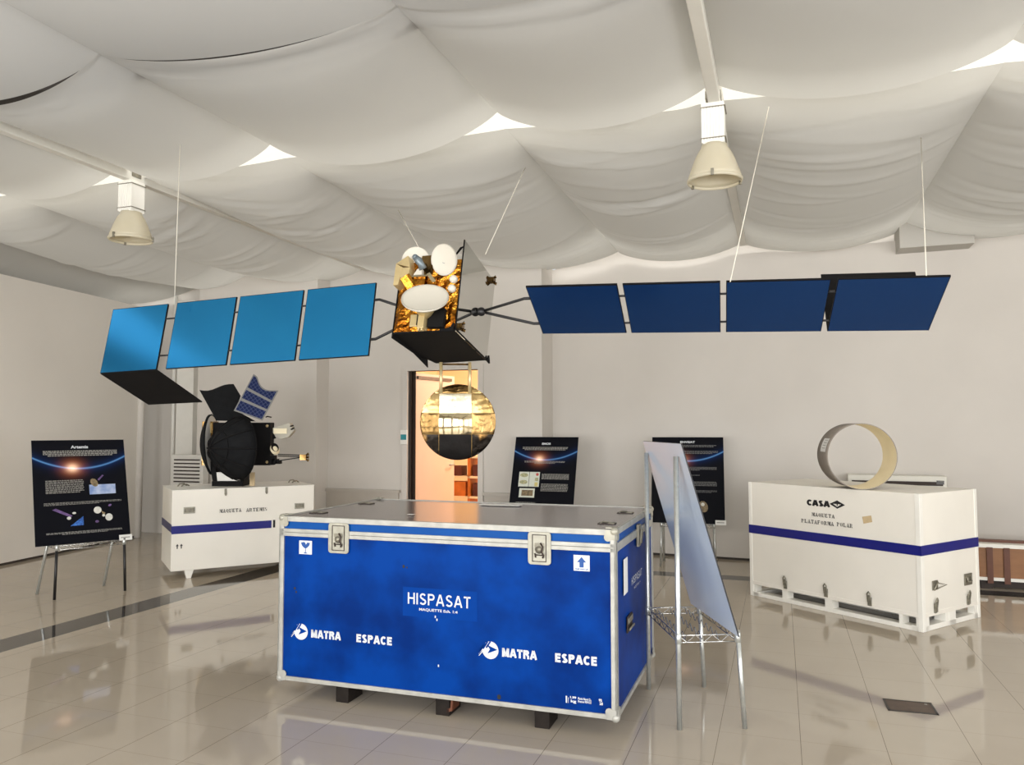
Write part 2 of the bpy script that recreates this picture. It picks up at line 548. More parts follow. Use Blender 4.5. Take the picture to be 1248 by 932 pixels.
# stencil roman capitals: thick stems with serifs and gaps
def stencil(mb, txt, x0, x1, z0, z1, y):
    def stem(x, w=.27):
        return [[(x - w / 2, .05), (x + w / 2, .05), (x + w / 2, .95), (x - w / 2, .95)],
                [(x - w, 0), (x + w, 0), (x + w, .1), (x - w, .1)], [(x - w, .9), (x + w, .9), (x + w, 1), (x - w, 1)]]

    def thin(a, b, w=.13):
        return [[(a[0] - w / 2, a[1]), (a[0] + w / 2, a[1]), (b[0] + w / 2, b[1]), (b[0] - w / 2, b[1])]]

    def bar(xa, xb, z, w=.16):
        return [[(xa, z - w / 2), (xb, z - w / 2), (xb, z + w / 2), (xa, z + w / 2)]]

    def half(cx, sgn, cz=.5, rx=.34, rz=.52, t=.25):
        p = []
        for i in range(7):
            a = -PI / 2 * .8 + PI * .8 * i / 6
            p.append((cx + sgn * math.cos(a) * rx, cz + math.sin(a) * rz))
        for i in range(6, -1, -1):
            a = -PI / 2 * .8 + PI * .8 * i / 6
            p.append((cx + sgn * math.cos(a) * (rx - t), cz + math.sin(a) * (rz - .1)))
        return [p]
    G = {'M': stem(.12, .1) + stem(.85) + [[(.16, 1), (.36, 1), (.56, .2), (.46, .1)]] + thin((.52, .1), (.75, 1)),
         'A': [[(.4, 1), (.6, 1), (.95, 0), (.7, 0)]] + thin((.1, 0), (.42, .9), .08) + bar(.25, .62, .3) + bar(.0, .3, .05) + bar(.6, 1, .05),
         'Q': half(.42, -1) + half(.56, 1) + [[(.5, .1), (.6, .2), (.95, -.15), (.8, -.15)]],
         'O': half(.42, -1) + half(.56, 1),
         'U': stem(.2) + thin((.82, .15), (.82, 1), .1) + bar(.68, .98, .95) + bar(.35, .75, .04),
         'E': stem(.22) + bar(.38, .85, .95) + bar(.38, .85, .05) + bar(.38, .66, .5) + bar(.76, .85, .85, .25) + bar(.76, .85, .15, .25),
         'F': stem(.22) + bar(.38, .85, .95) + bar(.38, .66, .5) + bar(.76, .85, .85, .25),
         'T': stem(.5) + bar(.03, .37, .95) + bar(.63, .97, .95) + bar(.03, .12, .82, .25) + bar(.88, .97, .82, .25),
         'R': stem(.2) + half(.46, 1, .74, .36, .27) + [[(.42, .46), (.6, .46), (.98, 0), (.75, 0)]],
         'P': stem(.2) + half(.46, 1, .72, .36, .29),
         'L': stem(.22) + bar(.38, .88, .05) + bar(.78, .88, .2, .3),
         'I': stem(.3), 'S': half(.5, -1, .73, .36, .28) + half(.45, 1, .28, .38, .29) + bar(.7, .82, .85, .2) + bar(.12, .24, .15, .2)}
    adv = {'I': .62, ' ': .75}
    tot = sum(adv.get(c, 1.16) for c in txt)
    sx = (x1 - x0) / tot
    x = 0
    for c in txt:
        for poly in G.get(c, []):
            mb.poly([(x0 + (x + px) * sx, y, z0 + pz * (z1 - z0)) for px, pz in poly])
        x += adv.get(c, 1.16)


# ------------------------------------------------------------------ camera
cam = bpy.data.cameras.new('camera')
co = bpy.data.objects.new('camera', cam)
COL.objects.link(co)
cam.sensor_width = 36
cam.sensor_fit = 'HORIZONTAL'
cam.lens = 949.6 / 1248 * 36
co.location = (0, 0, 1.55)
co.rotation_mode = 'XYZ'
co.rotation_euler = (Matrix.Rotation(math.radians(90 + 3.2946), 3, 'X') @ Matrix.Rotation(math.radians(-0.081), 3, 'Z')).to_euler()
SC.camera = co

# ------------------------------------------------------------------ the room
ROOM = Matrix.Rotation(-TH, 4, 'Z')
V0, U0, U1 = -3.4, -10.6, 5.4


def room_obj(mb, name, mats, **k):
    o = mb.build(name, mats, **k)
    o.rotation_euler = (0, 0, -TH)
    return o


mb = MB()
mb.box(U0, U1, V0, 14.0, -0.1, 0)
struct(room_obj(mb, 'floor', 'floor'))
mb = MB()
mb.box(U0, U1, V0, 3.9, 4.6, 4.7)
mb.mi = 1
mb.box(U0, U1, 3.9, 10.2, 4.6, 4.7)
struct(room_obj(mb, 'ceiling', ['roof_dark', 'roof']))

# back wall: stepped profile (u, v of each face), with the doorway between DU0 and DU1
DU0, DU1, DV, DH = -4.60, -3.61, 9.22, 2.29
WH = 4.6
mb = MB()


def wseg(ua, va, ub, vb, z0=0.0, z1=WH, t=0.12):
    mb.hexa([(ua, va, z0), (ub, vb, z0), (ub, vb + t, z0), (ua, va + t, z0)], [(ua, va, z1), (ub, vb, z1), (ub, vb + t, z1), (ua, va + t, z1)])


wseg(U0, 9.3, -7.73, 9.3)
mb.box(-7.73, -5.80, 8.92, 9.42, 0, WH)
wseg(-5.80, DV, DU0, DV)
wseg(DU0, DV, DU1, DV, DH, WH)
mb.box(DU1, -2.77, DV, 9.72, 0, 3.62)
wseg(DU1, 9.6, -2.77, 9.6, 3.62)
wseg(-2.77, 9.70, -1.49, 9.60, 0.03, 3.60)
wseg(-1.49, 9.60, 2.2, 9.36, 0.03, 3.60)
wseg(2.2, 9.36, U1, 9.16, 0.03, 3.60)
wseg(-2.77, 9.86, U1, 9.32, 0, WH)
struct(room_obj(mb, 'wall_back', 'wall'))

mb = MB()
mb.hexa([(-2.77, 9.72, 0.0), (U1, 9.18, 0.0), (U1, 9.3, 0.0), (-2.77, 9.84, 0.0)], [(-2.77, 9.72, 0.035), (U1, 9.18, 0.035), (U1, 9.3, 0.035), (-2.77, 9.84, 0.035)])
struct(room_obj(mb, 'shadow_gap_back', 'shadowgap'))  # dark strip painted in for the shadow gap below the panels

# left partition (free-standing height)
LW = [Vector((-6.6, 4.2, 0)), Vector((-5.754, 8.856, 0)), Vector((-5.334, 11.136, 0))]
mb = MB()
d = (LW[2] - LW[1]).normalized()
A = LW[1] - d * 12.5
Bp = LW[2]
nrm = Vector((-d.y, d.x, 0))
for (z0, z1, off, mi) in ((0.03, 3.29, 0, 0), (0, 0.03, 0.02, 1)):
    mb.mi = mi
    q = [A + nrm * off, Bp + nrm * off, Bp + nrm * 0.14, A + nrm * 0.14]
    mb.hexa([(p.x, p.y, z0) for p in q], [(p.x, p.y, z1) for p in q])
struct(mb.build('wall_left', ['wall_lit', 'shadowgap']))
# rounded end post of the partition
mb = MB()
mb.tube([(Bp.x + 0.02, Bp.y + .02, 0), (Bp.x + 0.02, Bp.y + .02, 3.29)], 0.05, 12)
struct(mb.build('trim_1', 'wall'))
# outer left wall in shade, right wall, rear window wall
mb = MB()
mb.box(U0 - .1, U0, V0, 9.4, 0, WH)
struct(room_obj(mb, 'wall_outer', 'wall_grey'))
mb = MB()
mb.box(U1, U1 + .1, V0, 9.4, 0, 0.5)
mb.box(U1, U1 + .1, V0, 9.4, 3.2, WH)
for a, b in ((V0, -2.6), (-0.6, -0.2), (1.8, 2.2), (4.2, 9.4)):
    mb.box(U1, U1 + .1, a, b, 0.5, 3.2)
struct(room_obj(mb, 'wall_right', 'wall'))
mb = MB()
REAR = [(-9.6, -7.0), (-6.4, -3.8), (-3.2, -0.6), (0.0, 2.6), (3.0, 5.0)]
mb.box(U0, U1, V0 - .1, V0, 0, 0.35)
mb.box(U0, U1, V0 - .1, V0, 3.35, WH)
x = U0
for a, b in REAR + [(U1, U1)]:
    mb.box(x, a, V0 - .1, V0, 0.35, 3.35)
    x = b
struct(room_obj(mb, 'wall_rear', 'wall'))
for i, (a, b) in enumerate(REAR):
    mb = MB()
    for z in (0.35, 2.3, 3.29):
        mb.box(a, b, V0 - .08, V0 - .02, z, z + .06)
    for xx in (a, (a + b) / 2 - .03, b - .06):
        mb.box(xx, xx + .06, V0 - .08, V0 - .02, 0.35, 3.35)
    struct(room_obj(mb, 'window_%d' % (i + 1), 'white_metal'))

# ledges on the door wall
mb = MB()
mb.box(-5.80, -4.72, DV - .035, DV, 0, 0.70)
mb.box(-5.82, -4.70, DV - .06, DV, 0.70, 0.735)
mb.box(-3.52, -2.77, DV - .035, DV, 0, 0.70)
mb.box(-3.54, -2.75, DV - .06, DV, 0.70, 0.735)
struct(room_obj(mb, 'trim_2', 'rail'))
# vertical pipe in the recess
mb = MB()
mb.tube([(-8.42, 9.22, 0), (-8.42, 9.22, 3.5)], 0.03, 12)
mb.box(-8.30, -8.0, 9.14, 9.3, 0, 3.4)
struct(room_obj(mb, 'trim_3', 'white_metal'))
mb = MB()
mb.box(U0, U1, 3.72, 3.80, 3.757, 4.6)
struct(room_obj(mb, 'slit_shade_board', 'roof_dark'))  # unseen dark board added so the slit between cloths reads dark
# bright bulkhead above the cloth joint and shallow duct at the back
mb = MB()
mb.box(U0, U1, 5.62, 5.72, 3.80, 4.6)
struct(room_obj(mb, 'trim_4', 'roof'))
mb = MB()
for ua, ub in ((1.25, 1.95),):
    mb.box(ua, ub, 9.1, 9.5, 3.45, 3.72)
struct(room_obj(mb, 'trim_5', 'wall_grey'))

# door frame, open leaf, room behind
mb = MB()
f = 0.07
mb.box(DU0 - f, DU0, DV - .03, DV + .13, 0, DH + f)
mb.box(DU1, DU1 + f, DV - .03, DV + .13, 0, DH + f)
mb.box(DU0, DU1, DV - .03, DV + .13, DH, DH + f)
struct(room_obj(mb, 'trim_6', 'wall'))
mb = MB()
mb.box(DU0, DU0 + .035, DV + .02, DV + .15, 0, DH)
struct(room_obj(mb, 'trim_7', 'slot'))
dr = bpy.data.objects.new('door_1', None)
COL.objects.link(dr)
struct(dr)
dr.location = W(DU0 + 0.05, DV + 0.06)
dr.rotation_euler = (0, 0, -TH + math.radians(78))
mb = MB()
mb.box(0.012, 0.90, -0.02, 0.02, 0.01, DH - .02)
mb.build('door_leaf', 'leaf', dr, bevel=.004)
mb = MB()
mb.box(0.0, 0.012, -0.028, 0.03, 0.0, DH)
mb.build('door_edge', 'slot', dr)
mb = MB()
mb.box(0.04, 0.80, -0.05, -0.02, DH - .10, DH - .06)
mb.build('door_closer', 'hatch', dr)
mb = MB()
mb.tube([(0.84, -.02, 1.03), (0.84, -.07, 1.03), (0.72, -.07, 1.03)], .011, 8)
mb.build('door_handle', 'steel', dr)
mb = MB()
mb.box(-6.0, -5.9, 9.36, 13, 0, 3.2)
mb.box(-2.4, -2.3, 9.8, 13, 0, 3.2)
mb.box(-6.0, -2.3, 13, 13.1, 0, 3.2)
mb.box(-6.0, -2.3, 9.9, 13, 3.2, 3.3)
struct(room_obj(mb, 'wall_backroom', 'roomwarm'))

# shelf unit with boxes seen through the doorway
sh = thing('storage_shelf', 'orange storage shelf lit warmly in the room beyond the open doorway', 'shelf', W(-5.15, 11.6), -TH)
mb = MB()
for xx in (0, 0.42, 0.84):
    mb.box(xx, xx + .04, 0, .35, 0, 1.09)
mb.build('upright', 'orange', sh)
mb = MB()
for z in (.1, .42, .74, 1.06):
    mb.box(0, .88, 0, .35, z, z + .035)
mb.build('shelf_board', 'roomwarm', sh)
for i, (xa, xb, za, zb, mm) in enumerate(((.07, .3, .775, .93, 'maroon'), (.5, .78, .775, .95, 'maroon'), (.08, .38, .455, .68, 'orange'), (.5, .7, .455, .66, 'maroon'))):
    mb = MB(Matrix.Translation(sh.location) @ Matrix.Rotation(-TH, 4, 'Z'))
    mb.box(xa, xb, .02, .28, za, zb)
    mb.mi = 0
    o = mb.build('storage_box', mm, bevel=.004)
    tag(o, ['small maroon box on the upper left of the backroom shelf', 'maroon box on the upper right of the backroom shelf',
            'orange box on the middle left of the backroom shelf', 'maroon box on the middle right of the backroom shelf'][i], 'box', 'boxes on the backroom shelf')

# access reader on the door frame
t = thing('access_reader', 'small white access reader with teal card on the door frame', 'card reader', W(DU0 - 0.035, DV - .03, 1.33), -TH)
mb = MB()
mb.box(-.05, .05, -.03, 0, 0, .19)
mb.build('housing', 'white_metal', t, bevel=.008)
mb = MB()
mb.box(-.04, .04, -.034, -.03, .06, .13)
mb.build('card_window', 'teal', t)
# louvred grille panel left behind the model
t = thing('louvered_heater', 'white louvred heater panel standing behind the left white crate', 'heater', W(-8.02, 8.75), -TH)
mb = MB()
mb.box(0, .55, 0, .12, 0, 1.18)
mb.build('cabinet', 'louver', t, bevel=.01)
for k in range(7):
    mb = MB()
    mb.box(.06, .5, -.004, .01, .80 + k * .05, .818 + k * .05)
    mb.build('slot', 'slot', t)

# ------------------------------------------------------------------ ceiling cloths
USE = [-10.4, -8.35, -6.85, -5.24, -3.75, -1.85, -0.37, 1.32, 3.0, 5.2]
ZC = 3.75


def cloth(i, row, label, ua, ub, va, vb, sag_a, sag_m, sag_b, seed, creases, za=ZC, zb=ZC, material='cloth', nu=48, nv=120, name='ceiling_cloth'):
    """va, vb: (left, right) v of the near and far hems; sag: near hem, middle, far hem"""
    rnd = random.Random(seed)
    cr = []
    for k in range(creases):
        cr.append((rnd.uniform(0.02, 0.98) if k > 3 else 0.03 + 0.06 * k, rnd.uniform(0.006, 0.02), rnd.choice((1, 1, -1)) * rnd.uniform(0.008, 0.026),
                   rnd.uniform(-0.1, 0.1), rnd.uniform(0, 1), rnd.uniform(.25, .7)))
    mb = MB()
    g = []
    for b in range(nv + 1):
        q = b / nv
        rowv = []
        for a in range(nu + 1):
            p = a / nu
            u = ua + (ub - ua) * p
            v = (va[0] * (1 - p) + va[1] * p) * (1 - q) + (vb[0] * (1 - p) + vb[1] * p) * q
            bell = 4 * p * (1 - p)
            s1 = bell ** 0.85
            if q < 0.5:
                e = q / 0.5
                S = sag_a + (sag_m - sag_a) * (1 - (1 - e) ** 2.2)
            else:
                e = (q - 0.5) / 0.5
                S = sag_m + (sag_b - sag_m) * e ** 2
            z = za + (zb - za) * q - S * s1
            for (c0, w, amp, sk, pc, pw) in cr:
                dd = (q - c0 - sk * (p - .5)) / w
                env = math.exp(-((p - pc) / pw) ** 2) * bell ** .6
                z -= amp * env * (math.exp(-dd * dd) if dd < 0 else math.exp(-dd * dd * 6))
            rowv.append(mb.v((u, v, z)))
        g.append(rowv)
    for b in range(nv):
        for a in range(nu):
            mb.face([g[b][a], g[b][a + 1], g[b + 1][a + 1], g[b + 1][a]], True)
    o = room_obj(mb, name, material, recalc=False)
    if label is None:
        return struct(o)
    tag(o, label, 'ceiling cloth', 'white cloths draped under the ceiling')
    return o


def near_v(u):   # joint between the two nearest rows
    return 3.50 + 0.06 * math.sin(u * 2.1)


place = ['outer left', 'far left', 'left', 'lamp', 'mid left', 'middle', 'centre right', 'right', 'far right']
farlab = {1: 'white creased cloth of the back row, farthest left above the left partition',
          2: 'white creased cloth of the back row left of the left lamp',
          3: 'white creased cloth of the back row just right of the left lamp',
          4: 'white creased cloth of the back row above the blue left wing',
          5: 'white creased cloth of the back row right behind the hanging satellite',
          6: 'white creased cloth of the back row just right of the right lamp',
          7: 'white creased cloth of the back row at the right edge',
          8: None}
midlab = {1: None, 2: 'smooth white cloth of the middle row at the left edge',
          3: 'smooth white cloth of the middle row directly right of the left lamp',
          4: 'smooth white cloth of the middle row above the hanging satellite dishes',
          5: 'smooth white cloth of the middle row directly left of the right lamp',
          6: 'smooth white cloth of the middle row directly right of the right lamp',
          7: 'smooth white cloth of the middle row in the upper right corner', 8: None}
nearlab = {2: 'nearest white cloth in the upper left corner', 3: 'nearest white cloth above the dark slit at the top left',
           4: 'nearest white cloth at the top centre of the ceiling', 5: None, 6: None, 7: None}
for i in range(len(USE) - 1):
    ua, ub = USE[i], USE[i + 1]
    if i == 0:
        continue
    # far row
    vb = (9.35, 9.35) if ub < -5 else ((9.55, 9.55) if ub < -3 else (9.5, 9.45))
    va = (5.27, 5.27)
    cloth(i, 'far', farlab[i], ua, ub, va, vb, 0.02, 0.29 if i != 3 else .25, 0.16, 40 + i, 26, za=ZC - .02, zb=ZC - .03)
    # middle row
    cloth(i, 'mid', midlab[i], ua, ub, (near_v(ua), near_v(ub)), (5.08, 5.08), {2: .15, 3: .165, 4: .14}.get(i, .125), 0.18, 0.21 if i != 4 else .26, 80 + i, 2, nv=40, zb=ZC + .03)
    if i in nearlab:
        sg = 0.12
        cloth(i, 'near', nearlab[i], ua, ub, (1.6, 1.6), (near_v(ua) + .02, near_v(ub) + .02), 0.14, 0.18, sg, 120 + i, 1, nv=40)
# remaining cloths behind the camera
k = 0
for i in (2, 3, 4, 5, 6, 7):
    cloth(i, 'rear', None,
          USE[i], USE[i + 1], (-1.2, -1.2), (1.58, 1.58), 0.2, 0.25, 0.18, 160 + i, 0, nu=16, nv=16)
    k += 1
cloth(0, 'dark', 'shaded grey cloth slung low above the left partition in the far left corner', -10.4, -8.0, (3.0, 3.0), (9.2, 9.2), 0.1, 0.3, 0.2, 11, 12,
      za=3.6, zb=3.62, material='cloth')

# steel beams running towards the back wall
for (u, lab) in ((-5.24, 'white steel ceiling beam running back from the left lamp'), (-0.37, 'white steel ceiling beam running back from the right lamp')):
    mb = MB()
    mb.box(u - .03, u + .045, -3.0, 9.4, ZC - .085, ZC + .10)
    o = room_obj(mb, 'ceiling_beam', 'beam', bevel=.006)
    o['label'] = lab
    struct(o)


# ------------------------------------------------------------------ pendant lamps
def lamp(u, v, ztop, label, rz):
    t = thing('pendant_lamp', label, 'ceiling lamp', W(u, v, ztop), rz, 'industrial bell lamps')
    mb = MB()
    mb.tube([(0, 0, .03), (0, 0, -.06)], .012, 8)
    mb.box(-.05, .05, -.05, .05, -.02, 0.03)
    mb.build('hanger', 'aludark', t)
    mb = MB()
    n = 8
    for kx in range(n):
        mb.box(-.075 + kx * .15 / n, -.075 + (kx + .72) * .15 / n, -.075, .075, -.32, -.06)
    mb.box(-.07, .07, -.07, .07, -.325, -.055)
    mb.build('ballast_housing', 'white_metal', t, bevel=.003)
    for z in (-.085, -.29):
        mb = MB()
        mb.box(-.079, .079, -.079, .079, z - .006, z)
        mb.build('band', 'aludark', t)
    mb = MB()
    mb.lathe([(.04, -.318), (.082, -.322), (.084, -.34), (.105, -.37), (.128, -.42), (.150, -.48), (.166, -.525), (.171, -.548)], 40)
    sh_ = mb.build('bell_shade', 'lamp_shade', t, solid=.004)
    mb = MB()
    mb.lathe([(.166, -.545), (.177, -.548), (.179, -.556), (.177, -.566), (.168, -.568)], 40)
    mb.build('rim', 'lamp_shade', sh_)
    for a in (.5, 2.6, 4.7):
        mb = MB(Matrix.Rotation(a, 4, 'Z'))
        mb.box(.172, .186, -.009, .009, -.572, -.53)
        mb.build('clip', 'aludark', sh_)
    mb = MB()
    mb.lathe([(0.0, -.36), (.03, -.365), (.042, -.41), (.035, -.46), (0, -.48)], 20)
    mb.build('bulb', 'dish', t)


lamp(-5.24, 5.19, 3.72, 'white bell pendant lamp hanging at the left end of the room', -TH)
lamp(-0.37, 5.19, 3.72, 'white bell pendant lamp hanging above the dark blue wing', -TH)


# ------------------------------------------------------------------ blue flight case
def build_case():
    Wd, D, Z0, Z1 = 1.9845, 1.1691, 0.0955, 1.0312
    t = thing('flight_case', 'large blue flight case with aluminium edges standing on the floor in front', 'flight case', (-1.3571, 4.6109, 0), -.3316)
    ZL = 0.942
    mb = MB()
    mb.box(.004, Wd - .004, .004, D - .004, Z0 + .004, ZL)
    mb.build('case_body', 'caseblue', t)
    mb = MB()
    mb.box(.004, Wd - .004, .004, D - .004, ZL + .001, Z1 - .004)
    mb.mi = 1
    mb.box(.01, Wd - .01, .01, D - .01, Z1 - .006, Z1 - .002)
    lid = mb.build('case_lid', ['bluelid', 'casetop'], t)
    # aluminium extrusions
    e, k = .026, .006

    def strip(name, x0, x1, y0, y1, z0, z1, par=t):
        mb = MB()
        mb.box(x0, x1, y0, y1, z0, z1)
        return mb.build(name, 'alu', par, bevel=.002)
    for y0, y1 in ((-k, .012), (D - .012, D + k)):
        strip('edge_strip', 0, Wd, y0, y1, Z1 - .027, Z1 + .003)
        strip('edge_strip', 0, Wd, y0, y1, ZL, ZL + .021)
        strip('edge_strip', 0, Wd, y0, y1, ZL - .022, ZL - .001)
        strip('edge_strip', 0, Wd, y0, y1, Z0, Z0 + .024)
    for x0, x1 in ((-k, .012), (Wd - .012, Wd + k)):
        strip('edge_strip', x0, x1, 0, D, Z1 - .027, Z1 + .003)
        strip('edge_strip', x0, x1, 0, D, ZL - .022, ZL + .021)
        strip('edge_strip', x0, x1, 0, D, Z0, Z0 + .024)
    for x in (0, Wd):
        for y in (0, D):
            sx, sy = (1 if x == 0 else -1), (1 if y == 0 else -1)
            mb = MB()
            xa, xb = sorted((x - sx * k, x + sx * e))
            ya, yb = sorted((y - sy * k, y + sy * .008))
            mb.box(xa, xb, ya, yb, Z0, Z1)
            xa, xb = sorted((x - sx * k, x + sx * .008))
            ya, yb = sorted((y - sy * k, y + sy * e))
            mb.box(xa, xb, ya, yb, Z0, Z1)
            mb.build('corner_strip', 'alu', t, bevel=.002)
            # ball corners: rounded triple plates
            for zc, sz in ((Z0, 1), (Z1, -1)):
                mb = MB()
                cx, cy, cz = x - sx * .004, y - sy * .004, zc - sz * .004
                bmesh.ops.create_uvsphere(mb.bm, u_segments=16, v_segments=10, radius=.023, matrix=Matrix.Translation((cx + sx * .012, cy + sy * .012, cz + sz * .012)))
                for f_ in mb.bm.faces:
                    f_.smooth = True

                def plate(axis):
                    pts = []
                    for a in range(9):
                        an = PI / 4 + (a - 4) * PI / 5.5
                        pts.append((.036 + .021 * math.cos(an), .036 + .021 * math.sin(an)))
                    pts = [(0, 0), (.05, 0)] + pts[1:-1] + [(0, .05)]
                    out = []
                    for p_, q_ in pts:
                        if axis == 'y':
                            out.append((x + sx * p_, y - sy * .009, zc + sz * q_))
                        elif axis == 'x':
                            out.append((x - sx * .009, y + sy * p_, zc + sz * q_))
                        else:
                            out.append((x + sx * p_, y + sy * q_, zc - sz * .008 + (0.004 if sz < 0 else 0)))
                    off = {'y': (0, sy * .004, 0), 'x': (sx * .004, 0, 0), 'z': (0, 0, sz * .004)}[axis]
                    mb.prism(out, off)
                plate('y')
                plate('x')
                if sz < 0:
                    plate('z')
                mb.build('corner_protector', 'alu' if sz > 0 else 'plate', t)

    # front butterfly latches in recessed dishes
    def latch(x0, x1, z0, z1, xf=None):
        w, h = x1 - x0, z1 - z0
        mb = MB(xf)
        r = .018
        pts = []
        for cx, cz, a0 in ((x1 - r, z1 - r, 0), (x0 + r, z1 - r, PI / 2), (x0 + r, z0 + r, PI), (x1 - r, z0 + r, 1.5 * PI)):
            for j in range(5):
                a = a0 + j * PI / 8
                pts.append((cx + r * math.cos(a), -.004, cz + r * math.sin(a)))
        mb.prism(pts, (0, -.008, 0))
        o = mb.build('latch_plate', 'plate', t, bevel=.002)
        mb = MB(xf)
        fx, fz = w * .19, h * .09
        mb.mi = 0
        X0, X1, Z0_, Z1_ = x0 + fx, x1 - fx, z0 + fz, z1 - fz * .9
        for a in ((X0, X1, Z1_ - .004, Z1_), (X0, X1, Z0_, Z0_ + .004), (X0, X0 + .004, Z0_, Z1_), (X1 - .004, X1, Z0_, Z1_)):
            mb.box(a[0], a[1], -.0145, -.0118, a[2], a[3])
        mb.build('recess_rim', 'slot', o)
        mb = MB(xf)
        cx, cz = (x0 + x1) / 2, z0 + h * .47
        mb.lathe([(0, .026), (.012, .026), (.014, .018), (.022, .016), (.024, .010)], 20, (cx, 0, cz), (0, -1, 0))
        mb.box(cx - .024, cx + .026, -.017, -.011, cz + .012, cz + .032)
        mb.build('twist_hub', 'aludark', o)
        mb = MB(xf)
        mb.tube([(cx + .008, -.02, cz + .034), (cx + .022, -.022, cz + .012), (cx + .014, -.022, cz - .012), (cx + .026, -.02, cz - .03), (cx + .02, -.018, cz - .043)], .0045, 8)
        mb.tube([(cx - .022, -.018, cz - .02), (cx - .018, -.018, cz - .042)], .004, 8)
        mb.tube([(cx - .02, -.016, cz - .028), (cx + .018, -.016, cz - .03)], .003, 8)
        mb.build('butterfly_wing', 'slot', o)
    latch(.328, .460, .837, 1.008)
    latch(1.525, 1.650, .839, 1.008)
    SX = Matrix.Translation((Wd, 0, 0)) @ Matrix.Rotation(PI / 2, 4, 'Z')   # local x -> depth, -y -> outward
    # side: strap latch, label, handle, lettering
    mb = MB(SX)
    mb.box(.585, .655, -.018, -.004, .865, .99)
    mb.tube([(.6, -.022, .88), (.6, -.03, .96), (.64, -.03, .96), (.64, -.022, .88)], .005, 8)
    mb.build('side_latch', 'aludark', t, bevel=.002)
    mb = MB(SX)
    rect(mb, .185, .30, .668, .855, -.001 - .004)
    mb.build('side_label', 'paper', t)
    mb = MB(SX)
    mb.box(.275, .415, -.008, .0, .452, .538)
    o = mb.build('side_handle', 'slot', t, bevel=.003)
    mb = MB(SX)
    mb.tube([(.29, -.012, .465), (.30, -.02, .478), (.39, -.02, .478), (.40, -.012, .465)], .006, 8)
    mb.box(.28, .41, -.012, -.007, .5, .53)
    mb.build('handle_grip', 'aludark', o)
    mb = MB(SX)
    grotesque(mb, 'HISPASAT', .425, .76, .676, .718, -.003, .15)
    mb.build('side_lettering', 'ink_white', t)
    mb = MB(SX)
    text_into(mb, 'MAQUETTE Ech. 1:4', .5, .7, .64, .656, -.003, .005)
    mb.build('side_lettering', 'ink_white', t)
    # lettering on the front
    mb = MB()
    rect(mb, .797, 1.237, .518, .675, .002)
    mb.build('repainted_panel', 'panelblue', t)
    Y = .0005

    def letters(fn, txt, *a):
        mb = MB()
        fn(mb, txt, *a)
        return mb.build('lettering', 'ink_white', t)
    letters(grotesque, 'HISPASAT', .828, 1.199, .585, .646, Y, .15)
    letters(text_into, 'MAQUETTE Ech. 1:4', .897, 1.124, .550, .567, Y, .018)
    for (xa, xb, xc, xd) in ((.215, .409, .510, .732), (1.378, 1.568, 1.667, 1.885)):
        letters(grotesque, 'MATRA', xa, xb, .350, .395, Y, .25, None, .09)
        letters(grotesque, 'ESPACE', xc, xd, .350, .395, Y, .25, None, .11)
    # shipping marks, lower right
    for (xa, xb, za, zb) in ((1.722, 1.729, .152, .186), (1.735, 1.737, .152, .18), (1.852, 1.854, .160, .18)):
        mb = MB()
        rect(mb, xa, xb, za, zb, Y)
        mb.build('shipping_mark', 'ink_white', t)
    for txt, xa, xb, za, zb, bo in (('1.99', 1.745, 1.777, .176, .188, .04), ('kg', 1.748, 1.777, .152, .171, .03), ('Paris Nord 2', 1.786, 1.850, .174, .186, .03),
                                    ('France 95912', 1.786, 1.850, .160, .172, .03), ('92', 1.893, 1.910, .177, .190, .04), ('28', 1.897, 1.914, .160, .174, .04)):
        letters(text_into, txt, xa, xb, za, zb, Y, bo)
    # small chips of paint
    for (x_, z_) in ((1.0, .505), (1.01, .262), (.99, .52)):
        mb = MB()
        rect(mb, x_, x_ + .007, z_, z_ + .012, Y)
        mb.build('paint_chip', 'ink_white', t)
    # round striped emblem with an arrow
    for cx in (.147, 1.312):
        cz, r = .377, .0455
        mb = MB()
        mb.poly([(cx + r * math.cos(2 * PI * a / 40), Y, cz + r * math.sin(2 * PI * a / 40)) for a in range(40)])
        # streaks trailing to the left
        for s_ in range(5):
            a0 = 2.35 + s_ * .24
            p = Vector((cx + r * math.cos(a0), Y, cz + r * math.sin(a0)))
            dv = Vector((-.020, 0, -.026))
            nn = Vector((.0035, 0, -.0025))
            mb.poly([p + nn, p + dv + nn * .5, p + dv - nn * .2, p - nn * .2])
        o = mb.build('emblem', 'ink_white', t)
        mb = MB()
        for s_ in range(5):
            a0 = 1.55 + s_ * .34
            p = Vector((cx + r * math.cos(a0) * 1.01, Y - .0006, cz + r * math.sin(a0) * 1.01))
            dv = Vector((-.03, 0, -.044)) * (.95 - .1 * abs(s_ - 1.5))
            nn = Vector((.0036, 0, -.0024))
            mb.poly([p + nn, p + dv + nn, p + dv - nn, p - nn])
        mb.poly([(cx - .020, Y - .0006, cz + .028), (cx + .040, Y - .0006, cz + .005), (cx - .016, Y - .0006, cz - .018), (cx - .002, Y - .0006, cz + .005)])
        mb.build('emblem_arrow', 'caseblue', o)
    # fragile glass sticker
    mb = MB()
    rect(mb, .126, .212, .819, .897, .002)
    o = mb.build('fragile_sticker', 'ink_white', t)
    mb = MB()
    cx = .169
    bowl = [(cx - .030, .885), (cx - .024, .868), (cx - .010, .856), (cx - .003, .853), (cx + .003, .853), (cx + .010, .856), (cx + .024, .868), (cx + .030, .885), (cx + .012, .887), (cx + .003, .874), (cx - .002, .884), (cx - .01, .889)]
    mb.poly([(a, .0012, b) for a, b in bowl])
    mb.poly([(cx - .0022, .0012, .828), (cx + .0022, .0012, .828), (cx + .0022, .0012, .854), (cx - .0022, .0012, .854)])
